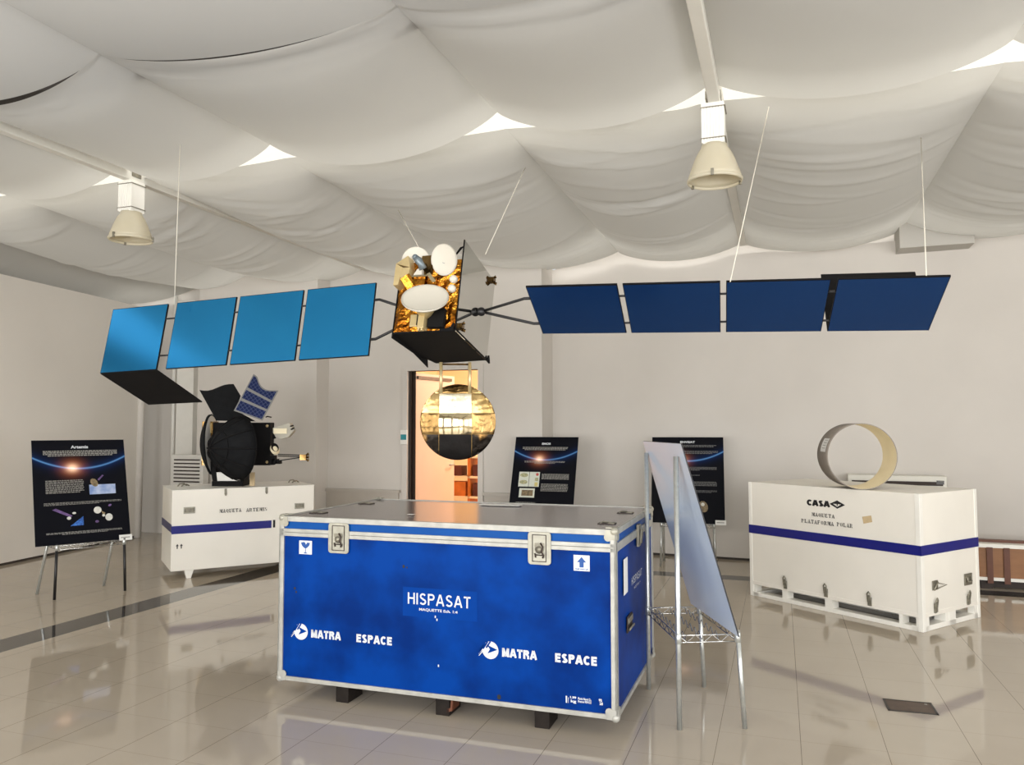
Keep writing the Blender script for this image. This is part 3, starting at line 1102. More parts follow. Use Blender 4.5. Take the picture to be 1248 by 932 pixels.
    mb.poly([(cx - .015, .0012, .824), (cx + .015, .0012, .824), (cx + .004, .0012, .830), (cx - .004, .0012, .830)])
    mb.build('glass_symbol', 'ink_blue', o)
    # this way up sticker
    mb = MB()
    rect(mb, 1.767, 1.851, .818, .898, .002)
    o = mb.build('upright_sticker', 'ink_white', t)
    mb = MB()
    cx = 1.809
    mb.poly([(a, .0012, b) for a, b in ((cx - .011, .836), (cx + .011, .836), (cx + .011, .862), (cx + .024, .862), (cx, .889), (cx - .024, .862), (cx - .011, .862))])
    text_into(mb, 'THIS WAY UP', cx - .034, cx + .034, .823, .831, .0012, .03)
    mb.build('arrow_symbol', 'ink_blue', o)
    # recessed strap handles on the lid
    for (x_, y_) in ((.10, .24), (.09, .84), (1.885, .27), (1.88, .82)):
        mb = MB()
        mb.box(x_ - .045, x_ + .045, y_ - .035, y_ + .035, Z1 - .002, Z1 + .002)
        o = mb.build('lid_handle', 'slot', lid)
        mb = MB()
        mb.tube([(x_ - .03, y_ - .03, Z1 + .003), (x_ - .03, y_ + .02, Z1 + .005), (x_ + .01, y_ + .02, Z1 + .005)], .004, 8)
        mb.box(x_ + .01, x_ + .045, y_ - .03, y_ + .03, Z1 + .001, Z1 + .004)
        mb.build('handle_strap', 'aludark', lid)
    # timber skids
    for xa in (.37, .989, 1.549):
        for ya in (.02, D - .2):
            mb = MB()
            mb.box(xa, xa + .08, ya, ya + .16, 0, Z0 + .003)
            mb.build('skid', 'wood_dark', t, bevel=.003)
    mb = MB()
    mb.prism([(1.055, .02, .02), (1.085, .02, .03), (1.09, .02, .085), (1.078, .02, .085), (1.075, .02, .045), (1.055, .02, .04)], (0, .1, 0))
    mb.build('rusty_bracket', 'trunkdark', t)
    # dark scuffs and dents
    mb = MB()
    for (x_, z_, r_) in ((.80, .665 + .12, .007), (.82, .78, .004), (.10, .62, .006), (.11, .60, .005), (1.36, .14, .01)):
        mb.poly([(x_ + r_ * math.cos(a * PI / 4) * (1 + .3 * (a % 2)), .0028, z_ + r_ * 1.3 * math.sin(a * PI / 4)) for a in range(8)])
    mb.build('scuff', 'ink_black', t)


build_case()
# sheet of paper lying on the case lid
XB = Matrix.Translation((-1.3571, 4.6109, 0)) @ Matrix.Rotation(-.3316, 4, 'Z')
mb = MB(XB)
mb.box(.87, 1.15, .96, 1.035, 1.0352, 1.0372)
tag(mb.build('paper_sheet', 'paper'), 'long strip of white paper on the rear of the blue case lid', 'paper')
mb = MB(XB)
mb.box(.68, .72, .28, .31, 1.0352, 1.0365)
tag(mb.build('paper_scrap', 'paper'), 'tiny pale paper scrap near the front of the blue case lid', 'paper')


# ------------------------------------------------------------------ right white crate
def build_right():
    Wd, D, H = 1.6051, .8628, 1.0385
    t = thing('transport_crate', 'tall white wooden crate with slotted pallet base and a hoop on top', 'crate', (2.2081, 7.312, 0), -.982, 'white model crates')
    mb = MB()
    mb.box(0, Wd, 0, D, .128, H)
    body = mb.build('crate_body', 'crate', t, bevel=.003)
    # corner posts slightly proud
    for (x0, x1, y0, y1) in ((Wd - .036, Wd + .004, -.004, .04), (-.004, .03, -.004, .03), (Wd - .04, Wd + .004, D - .036, D + .004), (-.004, .036, D - .036, D + .004)):
        mb = MB()
        mb.box(x0, x1, y0, y1, 0, H + .001)
        mb.build('corner_post', 'crate_trim', t, bevel=.003)
    mb = MB()
    mb.box(-.002, Wd + .002, -.003, D + .002, .104, .136)
    mb.build('sill_board', 'crate', t, bevel=.002)
    # pallet base: bottom boards and blocks (front, side, back)
    mb = MB()
    for y0, y1 in ((0, .09), (D / 2 - .05, D / 2 + .05), (D - .09, D)):
        mb.box(0, Wd, y0, y1, 0, .034)
    for x0, x1 in ((0, .09), (Wd - .09, Wd)):
        mb.box(x0, x1, 0, D, 0.001, .040)
    mb.build('pallet_board', 'crate_trim', t, bevel=.002)
    for x0, x1 in ((0, .052), (.345, .397), (.772, .842), (1.418, 1.447), (1.553, Wd)):
        for y0, y1 in ((.002, .09), (D / 2 - .05, D / 2 + .05), (D - .09, D - .002)):
            mb = MB()
            mb.box(x0, x1, y0, y1, .03, .108)
            mb.build('pallet_block', 'crate_trim', t)
    for y0, y1 in ((.33, .423),):
        for x0, x1 in ((.0, .09), (Wd - .09, Wd - .002)):
            mb = MB()
            mb.box(x0, x1, y0, y1, .03, .108)
            mb.build('pallet_block', 'crate_trim', t)
    mb = MB()
    mb.box(.06, Wd - .06, .12, D - .12, .09, .106)
    mb.build('pallet_deck', 'cratedark', t)
    # stripe
    mb = MB()
    for (x0, x1, y0, y1) in ((-.0055, Wd + .0055, -.0055, 0), (Wd, Wd + .0055, -.0055, D + .0055), (-.0055, 0, -.0055, D + .0055)):
        mb.box(x0, x1, y0, y1, .571, .647)
    mb.build('stripe', 'stripe', t)
    Y = -.002
    mb = MB()
    grotesque(mb, 'CASA', .620, .842, .874, .925, Y, .30, None, .02)
    mb.build('lettering', 'ink_black', t)
    mb = MB()
    c, z = .912, .9035
    dm = [(c - .072, z), (c, z + .034), (c + .072, z), (c, z - .035)]
    dn = [(c - .040, z + .003), (c, z + .015), (c + .036, z + .002), (c, z - .02)]
    for i in range(4):
        j = (i + 1) % 4
        mb.poly([(dm[i][0], Y, dm[i][1]), (dm[j][0], Y, dm[j][1]), (dn[j][0], Y, dn[j][1]), (dn[i][0], Y, dn[i][1])])
    mb.poly([(c - .040, Y, z + .003), (c, Y, z + .015), (c + .036, Y, z + .002), (c, Y, z + .004)])
    mb.poly([(c - .006, Y, z + .004), (c + .006, Y, z + .004), (c + .003, Y, z - .012), (c - .003, Y, z - .012)])
    mb.build('diamond_emblem', 'ink_black', t)
    for txt, xa, xb, za, zb in (('MAQUETA', .667, .890, .786, .816), ('PLATAFORMA', .562, .880, .7215, .7535), ('POLAR', .905, 1.052, .7235, .7555)):
        mb = MB()
        stencil(mb, txt, xa, xb, za, zb, Y)
        mb.build('lettering', 'ink_black', t)
    mb = MB()
    mb.poly([(1.134, Y, .823), (1.213, Y, .841), (1.221, Y, .789), (1.144, Y, .768)])
    mb.build('tape_patch', 'tape', t)
    # tall toggle clasps
    SX = Matrix.Translation((Wd, 0, 0)) @ Matrix.Rotation(PI / 2, 4, 'Z')

    def clasp(x, z0, z1, xf=None):
        mb = MB(xf)
        mb.box(x - .016, x + .016, -.012, -.003, z0, z1 - .045)
        mb.tube([(x - .012, -.014, z0 + .03), (x - .013, -.022, z1 - .02), (x, -.024, z1), (x + .013, -.022, z1 - .02), (x + .012, -.014, z0 + .03)], .0055, 8)
        mb.box(x - .007, x + .007, -.024, -.01, z0 + .01, z1 - .03)
        mb.build('clasp', 'clasp', t, bevel=.001)
    for x in (.386, .790, 1.183):
        clasp(x, .122, .236)
    for x in (.172, .667):
        clasp(x, .125, .240, SX)
    mb = MB(SX)
    mb.box(.14, .216, -.010, -.003, .298, .37)
    mb.build('latch_plate', 'clasp', t, bevel=.002)
    mb = MB(SX)
    mb.tube([(.19, -.013, .352), (.325, -.02, .325), (.19, -.013, .305)], .005, 8)
    mb.tube([(.15, -.014, .30), (.2, -.016, .36)], .007, 8)
    mb.build('latch_lever', 'aludark', t)
    mb = MB(SX)
    mb.box(.622, .738, -.010, -.003, .28, .372)
    o = mb.build('handle_plate', 'clasp', t, bevel=.002)
    mb = MB(SX)
    mb.tube([(.65, -.012, .35), (.65, -.02, .31), (.71, -.02, .31), (.71, -.012, .35)], .006, 8)
    mb.box(.64, .72, -.014, -.009, .345, .365)
    mb.build('handle_grip', 'aludark', o)


build_right()


# ------------------------------------------------------------------ left white crate
def build_left():
    Wd, D, H = 1.4676, .8031, .9068
    t = thing('transport_crate', 'white wheeled crate with navy stripe carrying the black antenna model', 'crate', (-3.4833, 8.0379, 0), .5301, 'white model crates')
    mb = MB()
    mb.box(0, Wd, 0, D, .085, H)
    mb.build('crate_body', 'crate', t, bevel=.006)
    mb = MB()
    mb.box(-.003, Wd + .003, -.003, D + .003, H - .004, H + .004)
    mb.build('crate_lid', 'crate_trim', t, bevel=.003)
    mb = MB()
    mb.box(.0, 1.003, -.004, 0, .464, .545)
    mb.mi = 1
    mb.box(-.004, 0, -.004, D + .004, .48, .56)
    mb.build('stripe', ['stripe', 'stripe_shaded'], t)
    Y = -.003
    mb = MB()
    stencil(mb, 'MAQUETA', .464, .690, .656, .692, Y)
    mb.build('lettering', 'ink_black', t)
    mb = MB()
    stencil(mb, 'ARTEMIS', .733, .962, .652, .688, Y)
    mb.build('lettering', 'ink_black', t)
    mb = MB()
    rect(mb, 1.02, 1.043, .466, .548, Y)
    mb.build('painted_mark', 'ink_black', t)
    for cx in (.058, .097):
        mb = MB()
        mb.poly([(cx - .005, Y, .313), (cx + .005, Y, .313), (cx + .005, Y, .34), (cx + .014, Y, .34), (cx, Y, .362), (cx - .014, Y, .34), (cx - .005, Y, .34)])
        mb.build('upright_arrow', 'ink_black', t)
    for (x0, x1, z0, z1) in ((.110, .222, .666, .733), (1.250, 1.358, .654, .717)):
        mb = MB()
        mb.box(x0, x1, -.008, -.001, z0, z1)
        o = mb.build('handle_dish', 'plate', t, bevel=.004)
        mb = MB()
        q = .014
        mb.tube([(x0 + q, -.012, z0 + .02), (x0 + q, -.012, z1 - q), (x1 - q, -.012, z1 - q), (x1 - q, -.012, z0 + .02)], .005, 8)
        mb.box(x0 + q, x1 - q, -.0095, -.007, z0 + .012, z1 - .02)
        mb.build('handle_grip', 'aludark', o)
    for x in (.521, .944):
        mb = MB()
        mb.box(x - .012, x + .012, -.010, -.001, .845, H)
        mb.tube([(x, -.012, .835), (x, -.014, .89)], .008, 8)
        mb.build('clasp', 'clasp', t, bevel=.002)
    for (x, y) in ((.17, .60), (1.36, .55)):
        mb = MB()
        mb.tube([(x - .05, y - .05, H + .004), (x - .03, y - .04, H + .03), (x + .02, y, H + .032), (x + .05, y + .03, H + .004)], .007, 8)
        mb.tube([(x - .02, y - .1, H + .004), (x, y - .09, H + .024), (x + .04, y - .06, H + .024), (x + .07, y - .05, H + .004)], .007, 8)
        mb.build('lid_handle', 'aludark', t)
    for (x, y) in ((.178, .05), (Wd - .178, .05), (.178, D - .05), (Wd - .178, D - .05)):
        mb = MB()
        w = .046
        mb.hexa([(x - .022, y - .03, 0), (x + .022, y - .03, 0), (x + .022, y + .03, 0), (x - .022, y + .03, 0)],
                [(x - w, y - .045, .09), (x + w, y - .045, .09), (x + w, y + .045, .09), (x - w, y + .045, .09)])
        mb.build('foot', 'crate_trim', t, bevel=.003)


build_left()

# ------------------------------------------------------------------ hoop on the right crate
t = thing('hoop', 'wide open cylinder hoop, grey outside and cream inside, on the right crate', 'hoop', (2.85, 6.369, 1.0395), -.184)
RR = .27
for nm, r_, m_ in (('outer_shell', RR, 'ring_out'), ('inner_liner', RR - .006, 'ring_in')):
    mb = MB()
    n = 72
    ra = [mb.v((r_ * math.cos(2 * PI * i / n), 0, RR + r_ * math.sin(2 * PI * i / n))) for i in range(n)]
    rb = [mb.v((r_ * math.cos(2 * PI * i / n), .404, RR + r_ * math.sin(2 * PI * i / n))) for i in range(n)]
    for i in range(n):
        mb.face([ra[i], ra[(i + 1) % n], rb[(i + 1) % n], rb[i]], True)
    if r_ == RR:
        for y_ in (0, .404):
            r2 = [mb.v(((RR - .006) * math.cos(2 * PI * i / n), y_, RR + (RR - .006) * math.sin(2 * PI * i / n))) for i in range(n)]
            r1 = ra if y_ == 0 else rb
            for i in range(n):
                mb.face([r1[i], r1[(i + 1) % n], r2[(i + 1) % n], r2[i]])
    mb.build(nm, m_, t)
mb = MB()
va = []
for i in range(7):
    a = math.radians(148 + i * 4.2)
    va.append([mb.v(((RR + .0015) * math.cos(a), y_, RR + (RR + .0015) * math.sin(a))) for y_ in (.07, .27)])
for p, q in zip(va, va[1:]):
    mb.face([p[0], p[1], q[1], q[0]])
o = mb.build('paper_label', 'paper', t)
mb = MB()
for k in range(4):
    a = math.radians(151 + k * 5)
    a2 = math.radians(152 + k * 5)
    mb.poly([((RR + .0022) * math.cos(aa), y_, RR + (RR + .0022) * math.sin(aa)) for aa, y_ in ((a, .10), (a, .22), (a2, .22), (a2, .10))])
mb.build('label_print', 'text_grey', o)

# ------------------------------------------------------------------ wall air unit, trunk, floor hatch
t = thing('air_conditioner', 'long white air conditioner unit on the back wall behind the hoop', 'air conditioner', W(.69, 9.47 - .2, .80), -TH - .065)
mb = MB()
mb.box(0, .95, -.05, .16, 0, .235)
mb.build('casing', 'acwhite', t, bevel=.012)
mb = MB()
mb.box(.04, .91, -.056, -.04, .135, .175)
mb.build('outlet_slot', 'slot', t)
mb = MB()
mb.box(.04, .91, -.060, -.045, .178, .186)
mb.build('louver_blade', 'acwhite', t)
mb = MB()
mb.box(.85, .92, -.060, -.05, .15, .19)
mb.build('control_panel', 'text_dim', t)

t = thing('wooden_trunk', 'long brown wooden trunk with white rails behind the right crate', 'trunk', W(1.75, 8.62, 0), -TH - .05)
mb = MB()
mb.box(0, 1.9, 0, .16, .11, .40)
mb.build('trunk_body', 'trunk', t, bevel=.004)
mb = MB()
mb.box(-.01, 1.91, -.012, .17, .395, .43)
mb.mi = 1
mb.box(-.012, 1.92, .12, .18, .43, .455)
mb.build('top_rail', ['crate_trim', 'trunkdark'], t)
mb = MB()
mb.box(-.01, 1.91, -.012, .17, .085, .115)
mb.build('bottom_rail', 'crate_trim', t)
for x in (.10, .24):
    mb = MB()
    mb.box(x, x + .05, -.02, .0, .06, .40)
    mb.build('strap', 'trunkdark', t)
for x in (.05, 1.75):
    mb = MB()
    mb.box(x, x + .1, .03, .15, 0, .09)
    mb.build('trunk_foot', 'slot', t)
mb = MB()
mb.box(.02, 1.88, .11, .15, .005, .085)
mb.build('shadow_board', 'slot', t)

t = thing('floor_hatch', 'small rusty brown metal hatch plate set into the floor tiles', 'floor hatch', (2.204, 4.416, 0), -.295)
mb = MB()
for a in ((-.125, .125, -.095, -.083), (-.125, .125, .083, .095), (-.125, -.113, -.095, .095), (.113, .125, -.095, .095)):
    mb.box(a[0], a[1], a[2], a[3], 0, .004)
mb.build('rim', 'hatchrim', t)
mb = MB()
mb.box(-.113, .113, -.083, .083, 0, .003)
mb.build('cover', 'hatch', t)
mb = MB()
mb.lathe([(0, .0045), (.007, .0045), (.008, .003)], 12, (.09, .06, 0))
mb.build('screw', 'steel', t)


# ------------------------------------------------------------------ easels and posters
def easel(label, cx, cy, rot, front_dark_refl=False, hgt=1.397, w=.57, dp=.36, shift=0.0):
    """local: shelf front edge along x at y = 0 (towards the viewer of the poster is -y)"""
    zs = .475
    t = thing('display_easel', label, 'easel', (cx, cy, 0), rot, 'wire shelf easels')
    for s in (-1, 1):
        mb = MB()
        mb.tube([(s * (w / 2 + .012), -.025, 0), (s * w / 2, 0, zs + .02)], .0125, 12)
        mb.build('leg', 'blackmetal' if front_dark_refl else 'chrome2', t)  # dark front legs: dark reflection in the chrome given as colour
        mb = MB()
        mb.tube([(s * w / 2 + shift, dp, 0), (s * w / 2, dp, zs), (s * w / 2, dp, hgt)], .0135, 12)
        mb.build('post', 'chrome2', t)
    mb = MB()
    c = [(-w / 2, 0), (w / 2, 0), (w / 2, dp), (-w / 2, dp)]
    for i in range(4):
        a, b = Vector((*c[i], 0)), Vector((*c[(i + 1) % 4], 0))
        for dz in (0.0, -.036):
            mb.tube([a + Vector((0, 0, zs + dz)), b + Vector((0, 0, zs + dz))], .0035, 6)
        n = 12 if i % 2 == 0 else 7
        pts = [a.lerp(b, j / n) + Vector((0, 0, zs - (.036 if j % 2 else 0))) for j in range(n + 1)]
        mb.tube(pts, .0026, 5)
    for k, y in enumerate((.09, .18, .27)):
        pts = [(-w / 2 + w * j / 40, y, zs - .016 + .017 * math.cos(j * PI / 2.5)) for j in range(41)]
        mb.tube(pts, .0026, 5)
    mb.build('wire_shelf', 'chrome', t)
    for i in range(4):
        mb = MB()
        x, y = c[i]
        mb.lathe([(.0135, -.042), (.0165, -.04), (.0155, .008), (.0135, .01)], 14, (x, y, zs))
        mb.build('collar', 'chrome2', t)
    return t


def word_lines(mb, x0, x1, z0, z1, rows, rnd, h=.5, ragged=0.0, center=False):
    """rows of tiny illegible print"""
    for r in range(rows):
        zt = z1 - (z1 - z0) * r / rows
        hh = (z1 - z0) / rows * h
        a, b = x0, x1
        if ragged and r == rows - 1:
            if center:
                dlt = (x1 - x0) * ragged / 2
                a, b = x0 + dlt, x1 - dlt
            else:
                b = x1 - (x1 - x0) * ragged
        x = a
        while x < b - .006:
            w = min(rnd.uniform(.010, .034), b - x)
            mb.poly([(x, -.0042, zt - hh), (x + w, -.0042, zt - hh), (x + w, -.0042, zt), (x, -.0042, zt)])
            x += w + .005


def poster(kind, label, cx, cy, rot, width=.78, height=1.02, extra_rot=0.0, ztip=.486, lean=None):
    """board resting on the easel shelf front edge, leaning on the rear posts"""
    lean = lean if lean is not None else math.atan2(.31, .91)
    t = thing('display_poster', label, 'poster', (cx, cy, ztip), rot, 'black exhibition posters')
    t.rotation_euler = (-lean, 0, rot)
    t.rotation_mode = 'XYZ'
    w = width / 2
    k = height / .98
    mb = MB()
    mb.mi = 2
    mb.box(-w, w, -.003, .003, 0, height)
    mb.mi = 1
    rect(mb, -w, w, 0, height, .0036)
    mb.build('board', ['poster', 'board_back', 'board_edge'], t, recalc=False)
    mb = MB()
    mb.poly([(-w, -.0036, 0), (w, -.0036, 0), (w, -.0036, height), (-w, -.0036, height)])
    mb.build('print', 'poster', t, recalc=False)
    if kind is None:
        return t
    rnd = random.Random(hash(kind) % 1000 if False else len(kind))

    def pic(name, m, pts, y=-.0044):
        mb = MB()
        mb.poly([(a, y, b) for a, b in pts])
        return mb.build(name, m, t)

    def R(x0, x1, z0, z1):
        return [(x0, z0), (x1, z0), (x1, z1), (x0, z1)]

    def E(cx_, cz_, rx, rz=None, n=20, a=0):
        rz = rz or rx
        ca, sa = math.cos(a), math.sin(a)
        return [(cx_ + rx * math.cos(2 * PI * i / n) * ca - rz * math.sin(2 * PI * i / n) * sa, cz_ + rx * math.cos(2 * PI * i / n) * sa + rz * math.sin(2 * PI * i / n) * ca) for i in range(n)]
    mb = MB()
    H = height
    if kind == 'Artemis':
        text_into(mb, 'Artemis', -.075, .075, H - .085, H - .055, -.0044, .035)
        mb.build('title', 'ink_white', t)
        mb = MB()
        word_lines(mb, -.31, .33, H - .165, H - .105, 4, rnd, .62, .12, True)
        mb.build('text_block', 'text_grey', t)
        mb = MB()
        word_lines(mb, -.30, .02, .475, .605, 9, rnd, .5, .1)
        mb.build('text_block', 'text_grey', t)
        mb = MB()
        word_lines(mb, -.32, .34, .362, .392, 3, rnd, .45, .3)
        mb.build('text_block', 'text_grey', t)
        mb = MB()
        word_lines(mb, -.31, .33, .085, .112, 3, rnd, .55, .4, True)
        mb.build('text_block', 'text_grey', t)
        pic('photo_clouds', 'pic_sky', R(.065, .295, .455, .55))
        pic('photo_clouds', 'pic_bronze', E(.11, .57, .03, .045, 9, .5), -.0046)
        pic('photo_clouds', 'pic_purple', [(.14, .60), (.185, .645), (.198, .638), (.152, .588)], -.0046)
        pic('photo_satellite', 'pic_purple', [(-.255, .325), (-.225, .338), (-.09, .262), (-.105, .245)])
        pic('photo_satellite', 'pic_white', E(-.075, .285, .016, .01), -.0046)
        pic('photo_satellite', 'pic_white', E(-.12, .240, .018, .015), -.0046)
        pic('photo_satellite', 'pic_blue', [(-.11, .165), (.0, .165), (.0, .25)])
        pic('photo_dishes', 'pic_white', E(.125, .300, .034))
        pic('photo_dishes', 'pic_white', E(.22, .225, .032, .035))
        pic('photo_dishes', 'pic_bronze', [(.155, .29), (.19, .272), (.185, .25), (.165, .262)])
        pic('photo_dishes', 'pic_white', E(.175, .245, .013), -.0046)
        pic('photo_dishes', 'pic_purple', E(.115, .190, .016, .012))
        pic('photo_dishes', 'pic_purple', E(.235, .34, .016, .01, 14, .5))
    elif kind == 'SMOS':
        text_into(mb, 'SMOS', -.055, .055, H - .098, H - .072, -.0044, .05)
        mb.build('title', 'ink_white', t)
        mb = MB()
        word_lines(mb, -.29, .27, H - .17, H - .125, 3, rnd, .62, .1, True)
        mb.build('text_block', 'text_grey', t)
        mb = MB()
        word_lines(mb, -.25, .25, H - .335, H - .30, 3, rnd, .5, .5, True)
        mb.build('text_block', 'text_grey', t)
        mb = MB()
        word_lines(mb, -.02, .31, .475, .545, 6, rnd, .6)
        mb.build('text_block', 'text_grey', t)
        mb = MB()
        word_lines(mb, -.02, .31, .33, .425, 7, rnd, .55)
        mb.build('text_block', 'text_grey', t)
        mb = MB()
        word_lines(mb, -.31, -.07, .08, .2, 8, rnd, .55)
        mb.build('text_block', 'text_grey', t)
        pic('photo_maps', 'pic_pale', R(-.30, -.175, .385, .565))
        pic('photo_maps', 'pic_green', E(-.238, .525, .05, .025), -.0047)
        pic('photo_maps', 'pic_green', E(-.238, .440, .05, .025), -.0047)
        pic('photo_maps', 'pic_pale', R(-.17, -.045, .385, .565))
        pic('photo_maps', 'pic_red', E(-.075, .535, .018), -.0047)
        pic('photo_maps', 'pic_green', R(-.10, -.06, .455, .495), -.0047)
        pic('photo_maps', 'pic_yellow', R(-.10, -.06, .39, .44), -.0047)
        pic('photo_chart', 'pic_pale', R(-.28, -.09, .255, .365))
        pic('photo_chart', 'pic_bronze', R(-.25, -.11, .275, .345), -.0047)
        pic('photo_satellite', 'pic_sky', [(-.02, .055), (.26, .07), (.26, .12), (.10, .12)])
        pic('photo_satellite', 'pic_white', [(.07, .13), (.19, .185), (.185, .19), (.09, .145)])
    elif kind == 'ENVISAT':
        text_into(mb, 'ENVISAT', -.08, .085, H - .072, H - .046, -.0044, .04)
        mb.build('title', 'ink_white', t)
        mb = MB()
        word_lines(mb, -.30, .32, H - .125, H - .095, 2, rnd, .55, .1, True)
        mb.build('text_block', 'text_dim', t)
        mb = MB()
        word_lines(mb, -.30, .34, H - .205, H - .165, 3, rnd, .5, .2, True)
        mb.build('text_block', 'text_dim', t)
        mb = MB()
        word_lines(mb, -.30, .32, .60, .645, 4, rnd, .5, .3)
        mb.build('text_block', 'text_dim', t)
        mb = MB()
        word_lines(mb, -.30, .32, .54, .552, 1, rnd, .5, .3)
        mb.build('text_block', 'text_dim', t)
        mb = MB()
        word_lines(mb, -.30, .32, .42, .475, 4, rnd, .55)
        mb.build('text_block', 'text_dim', t)
        mb = MB()
        word_lines(mb, -.30, .32, .345, .375, 3, rnd, .5, .1)
        mb.build('text_block', 'text_dim', t)
        pic('photo_satellite', 'pic_bronze', E(.17, .19, .05, .065, 12, .3))
        pic('photo_satellite', 'pic_white', E(.165, .215, .02, .02, 12), -.0047)
    # white caption tag, lower corner
    if kind in ('Artemis', 'ENVISAT'):
        mb = MB()
        x1 = w + .012
        rect(mb, x1 - .115, x1, -.012, .042, -.0052)
        o = mb.build('caption_tag', 'paper', t)
        mb = MB()
        rect(mb, x1 - .10, x1 - .02, .012, .020, -.0056)
        mb.build('caption_print', 'text_grey', o)
    return t


# left easel
rotL = math.atan2(.67, .742)
easel('wire shelf easel with dark front legs standing before the left partition', -3.935, 7.36, rotL, True, shift=-.075)
poster('Artemis', 'black poster with sunrise and satellite pictures on the dark-legged left easel', -3.975, 7.318, rotL, .80, 1.0)
# centre
easel('easel by the doorway, mostly hidden behind the blue case', .33, 9.10, -.33)
poster('SMOS', 'black poster with pale map pictures standing right of the doorway', .315, 9.075, -.33, .78, 1.0)
# right rear
easel('wire shelf easel near the back wall, behind the turned white board', 1.95, 8.74, -.25)
poster('ENVISAT', 'black text-filled poster partly hidden behind the turned glossy white board', 1.945, 8.71, -.25, .80, 1.0)
# foreground easel turned away: shelf front edge is the right-hand (D-C) side
easel('tall galvanised easel beside the blue case, seen from behind', 1.147, 4.43, PI / 2 + .08, w=.62, dp=.315)
poster('', 'poster board seen from its glossy white back, beside the blue case', 1.117, 4.405, PI / 2 + .09, .76, 1.02, lean=math.atan2(.265, .91))


# ------------------------------------------------------------------ hanging satellite model
def build_sat():
    hub = Vector((-.372, 4.8184, 2.2665))
    t = thing('satellite_model', 'large gold satellite model with long blue wings hanging above the blue case', 'satellite model', hub)
    w, s, g = .5269, .5023, .0307

    def frame(o, ex, ey, ez):
        m = Matrix.Identity(4)
        for i in range(3):
            m[i][0], m[i][1], m[i][2], m[i][3] = ex[i], ey[i], ez[i], o[i]
        return m
    for sgn, yaw, dip, al, g4, a0, fold in ((-1, -19.9867, 1.4535, 77.2817, .0838, .5625, 102.6187), (1, -15.4767, -1.4394, 154.3155, .0331, .5295, 104.4162)):
        yaw, dip, al, fold = map(math.radians, (yaw, dip, al, fold))
        e = Vector((math.cos(yaw) * math.cos(dip), math.sin(yaw) * math.cos(dip), math.sin(dip)))
        n = Vector((-math.sin(yaw), math.cos(yaw), 0))
        k = e.cross(n)
        u = n * math.cos(al) + k * math.sin(al)
        F = frame(Vector((0, 0, 0)), e, u.cross(e), u)
        t0 = a0
        h = s / 2
        for i in range(4):
            if i == 3:
                t0 += g4 - g
            xa, xb = sorted((sgn * t0, sgn * (t0 + w)))
            mb = MB(F)
            mb.box(xa, xb, -.005, .006, -h, h)
            pn = mb.build('solar_panel', 'black', t)
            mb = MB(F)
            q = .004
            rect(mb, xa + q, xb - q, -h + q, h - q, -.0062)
            mb.build('cell_face', 'solar' if sgn < 0 else 'solar_shaded', pn)
            # hinge bars to the next panel
            if i < 3:
                gap = (g4 if i == 2 else g)
                for zz in (.27 * s, -.29 * s):
                    mb = MB(F)
                    xo = sgn * (t0 + w)
                    mb.tube([(xo - sgn * .004, 0, zz), (xo + sgn * (gap + .004), 0, zz)], .0065, 8)
                    mb.build('hinge_bar', 'blackmetal', t)
            if i == 3:
                b = al - fold
                v = n * math.cos(b) + k * math.sin(b)
                c = Vector((0, 0, 0)) - u * h
                ci, co_ = c + e * (sgn * t0), c + e * (sgn * (t0 + w))
                mb = MB()
                nn = v.cross(e).normalized() * .004
                mb.prism([ci + nn, co_ + nn, co_ + v * s + nn, ci + v * s + nn], nn * -2)
                mb.build('folded_panel', 'black', t)
            t0 += w + g
        # yoke arms and joint ball
        ball = e * (sgn * .19)
        mb = MB()
        bmesh.ops.create_uvsphere(mb.bm, u_segments=16, v_segments=10, radius=.028, matrix=Matrix.Translation(ball))
        for f_ in mb.bm.faces:
            f_.smooth = True
        mb.build('yoke_joint', 'blackmetal', t)
        for zz in (.26 * s, -.28 * s):
            mb = MB()
            tip = e * (sgn * (a0 + .004)) + u * zz
            mb.tube([ball, tip - e * sgn * .04, tip], .009, 8)
            mb.build('yoke_arm', 'blackmetal', t)
    # ---- body; local x right, y depth (m), z up (u)
    yaw, tt = -.321, 1.3136
    e = Vector((math.cos(yaw), math.sin(yaw), 0))
    n = Vector((-math.sin(yaw), math.cos(yaw), 0))
    k = Vector((0, 0, 1))
    u = n * math.cos(tt) + k * math.sin(tt)
    m = n * math.sin(tt) - k * math.cos(tt)
    p = Vector((-.4894, 4.5792, 2.3773)) - hub
    F = frame(p, e, m, u)
    X, Z, D = .2, .287, .50
    ZT = .17     # top of the foil box
    mb = MB(F)
    mb.box(-X + .006, X - .008, .002, D - .02, -Z + .012, ZT)
    mb.build('bus_body', 'gold', t)
    # crinkled foil skin on the front
    mb = MB(F)
    rnd = random.Random(3)
    nx, nz = 16, 20
    gr = [[mb.v((-X + .004 + (2 * X - .012) * a / nx, -.004 - rnd.uniform(0, .018) * (0 if a in (0, nx) or b in (0, nz) else 1), -Z + .01 + (ZT + Z - .01) * b / nz)) for a in range(nx + 1)] for b in range(nz + 1)]
    for b in range(nz):
        for a in range(nx):
            mb.face([gr[b][a], gr[b][a + 1], gr[b + 1][a + 1]])
            mb.face([gr[b][a], gr[b + 1][a + 1], gr[b + 1][a]])
    mb.build('foil_skin', 'gold', t)
    # radiator mirror, taller than the body, with gold inner side and black edge
    mb = MB(F)
    mb.prism([(X, -.01, -Z), (X, D + .01, -Z), (X, D + .03, Z - .02), (X, -.02, Z)], (.006, 0, 0))
    rp = mb.build('radiator_panel', 'mirror', t)
    mb = MB(F)
    mb.prism([(X - .006, .0, -Z + .02), (X - .006, D, -Z + .02), (X - .006, D, Z - .05), (X - .006, -.005, Z - .05)], (.005, 0, 0))
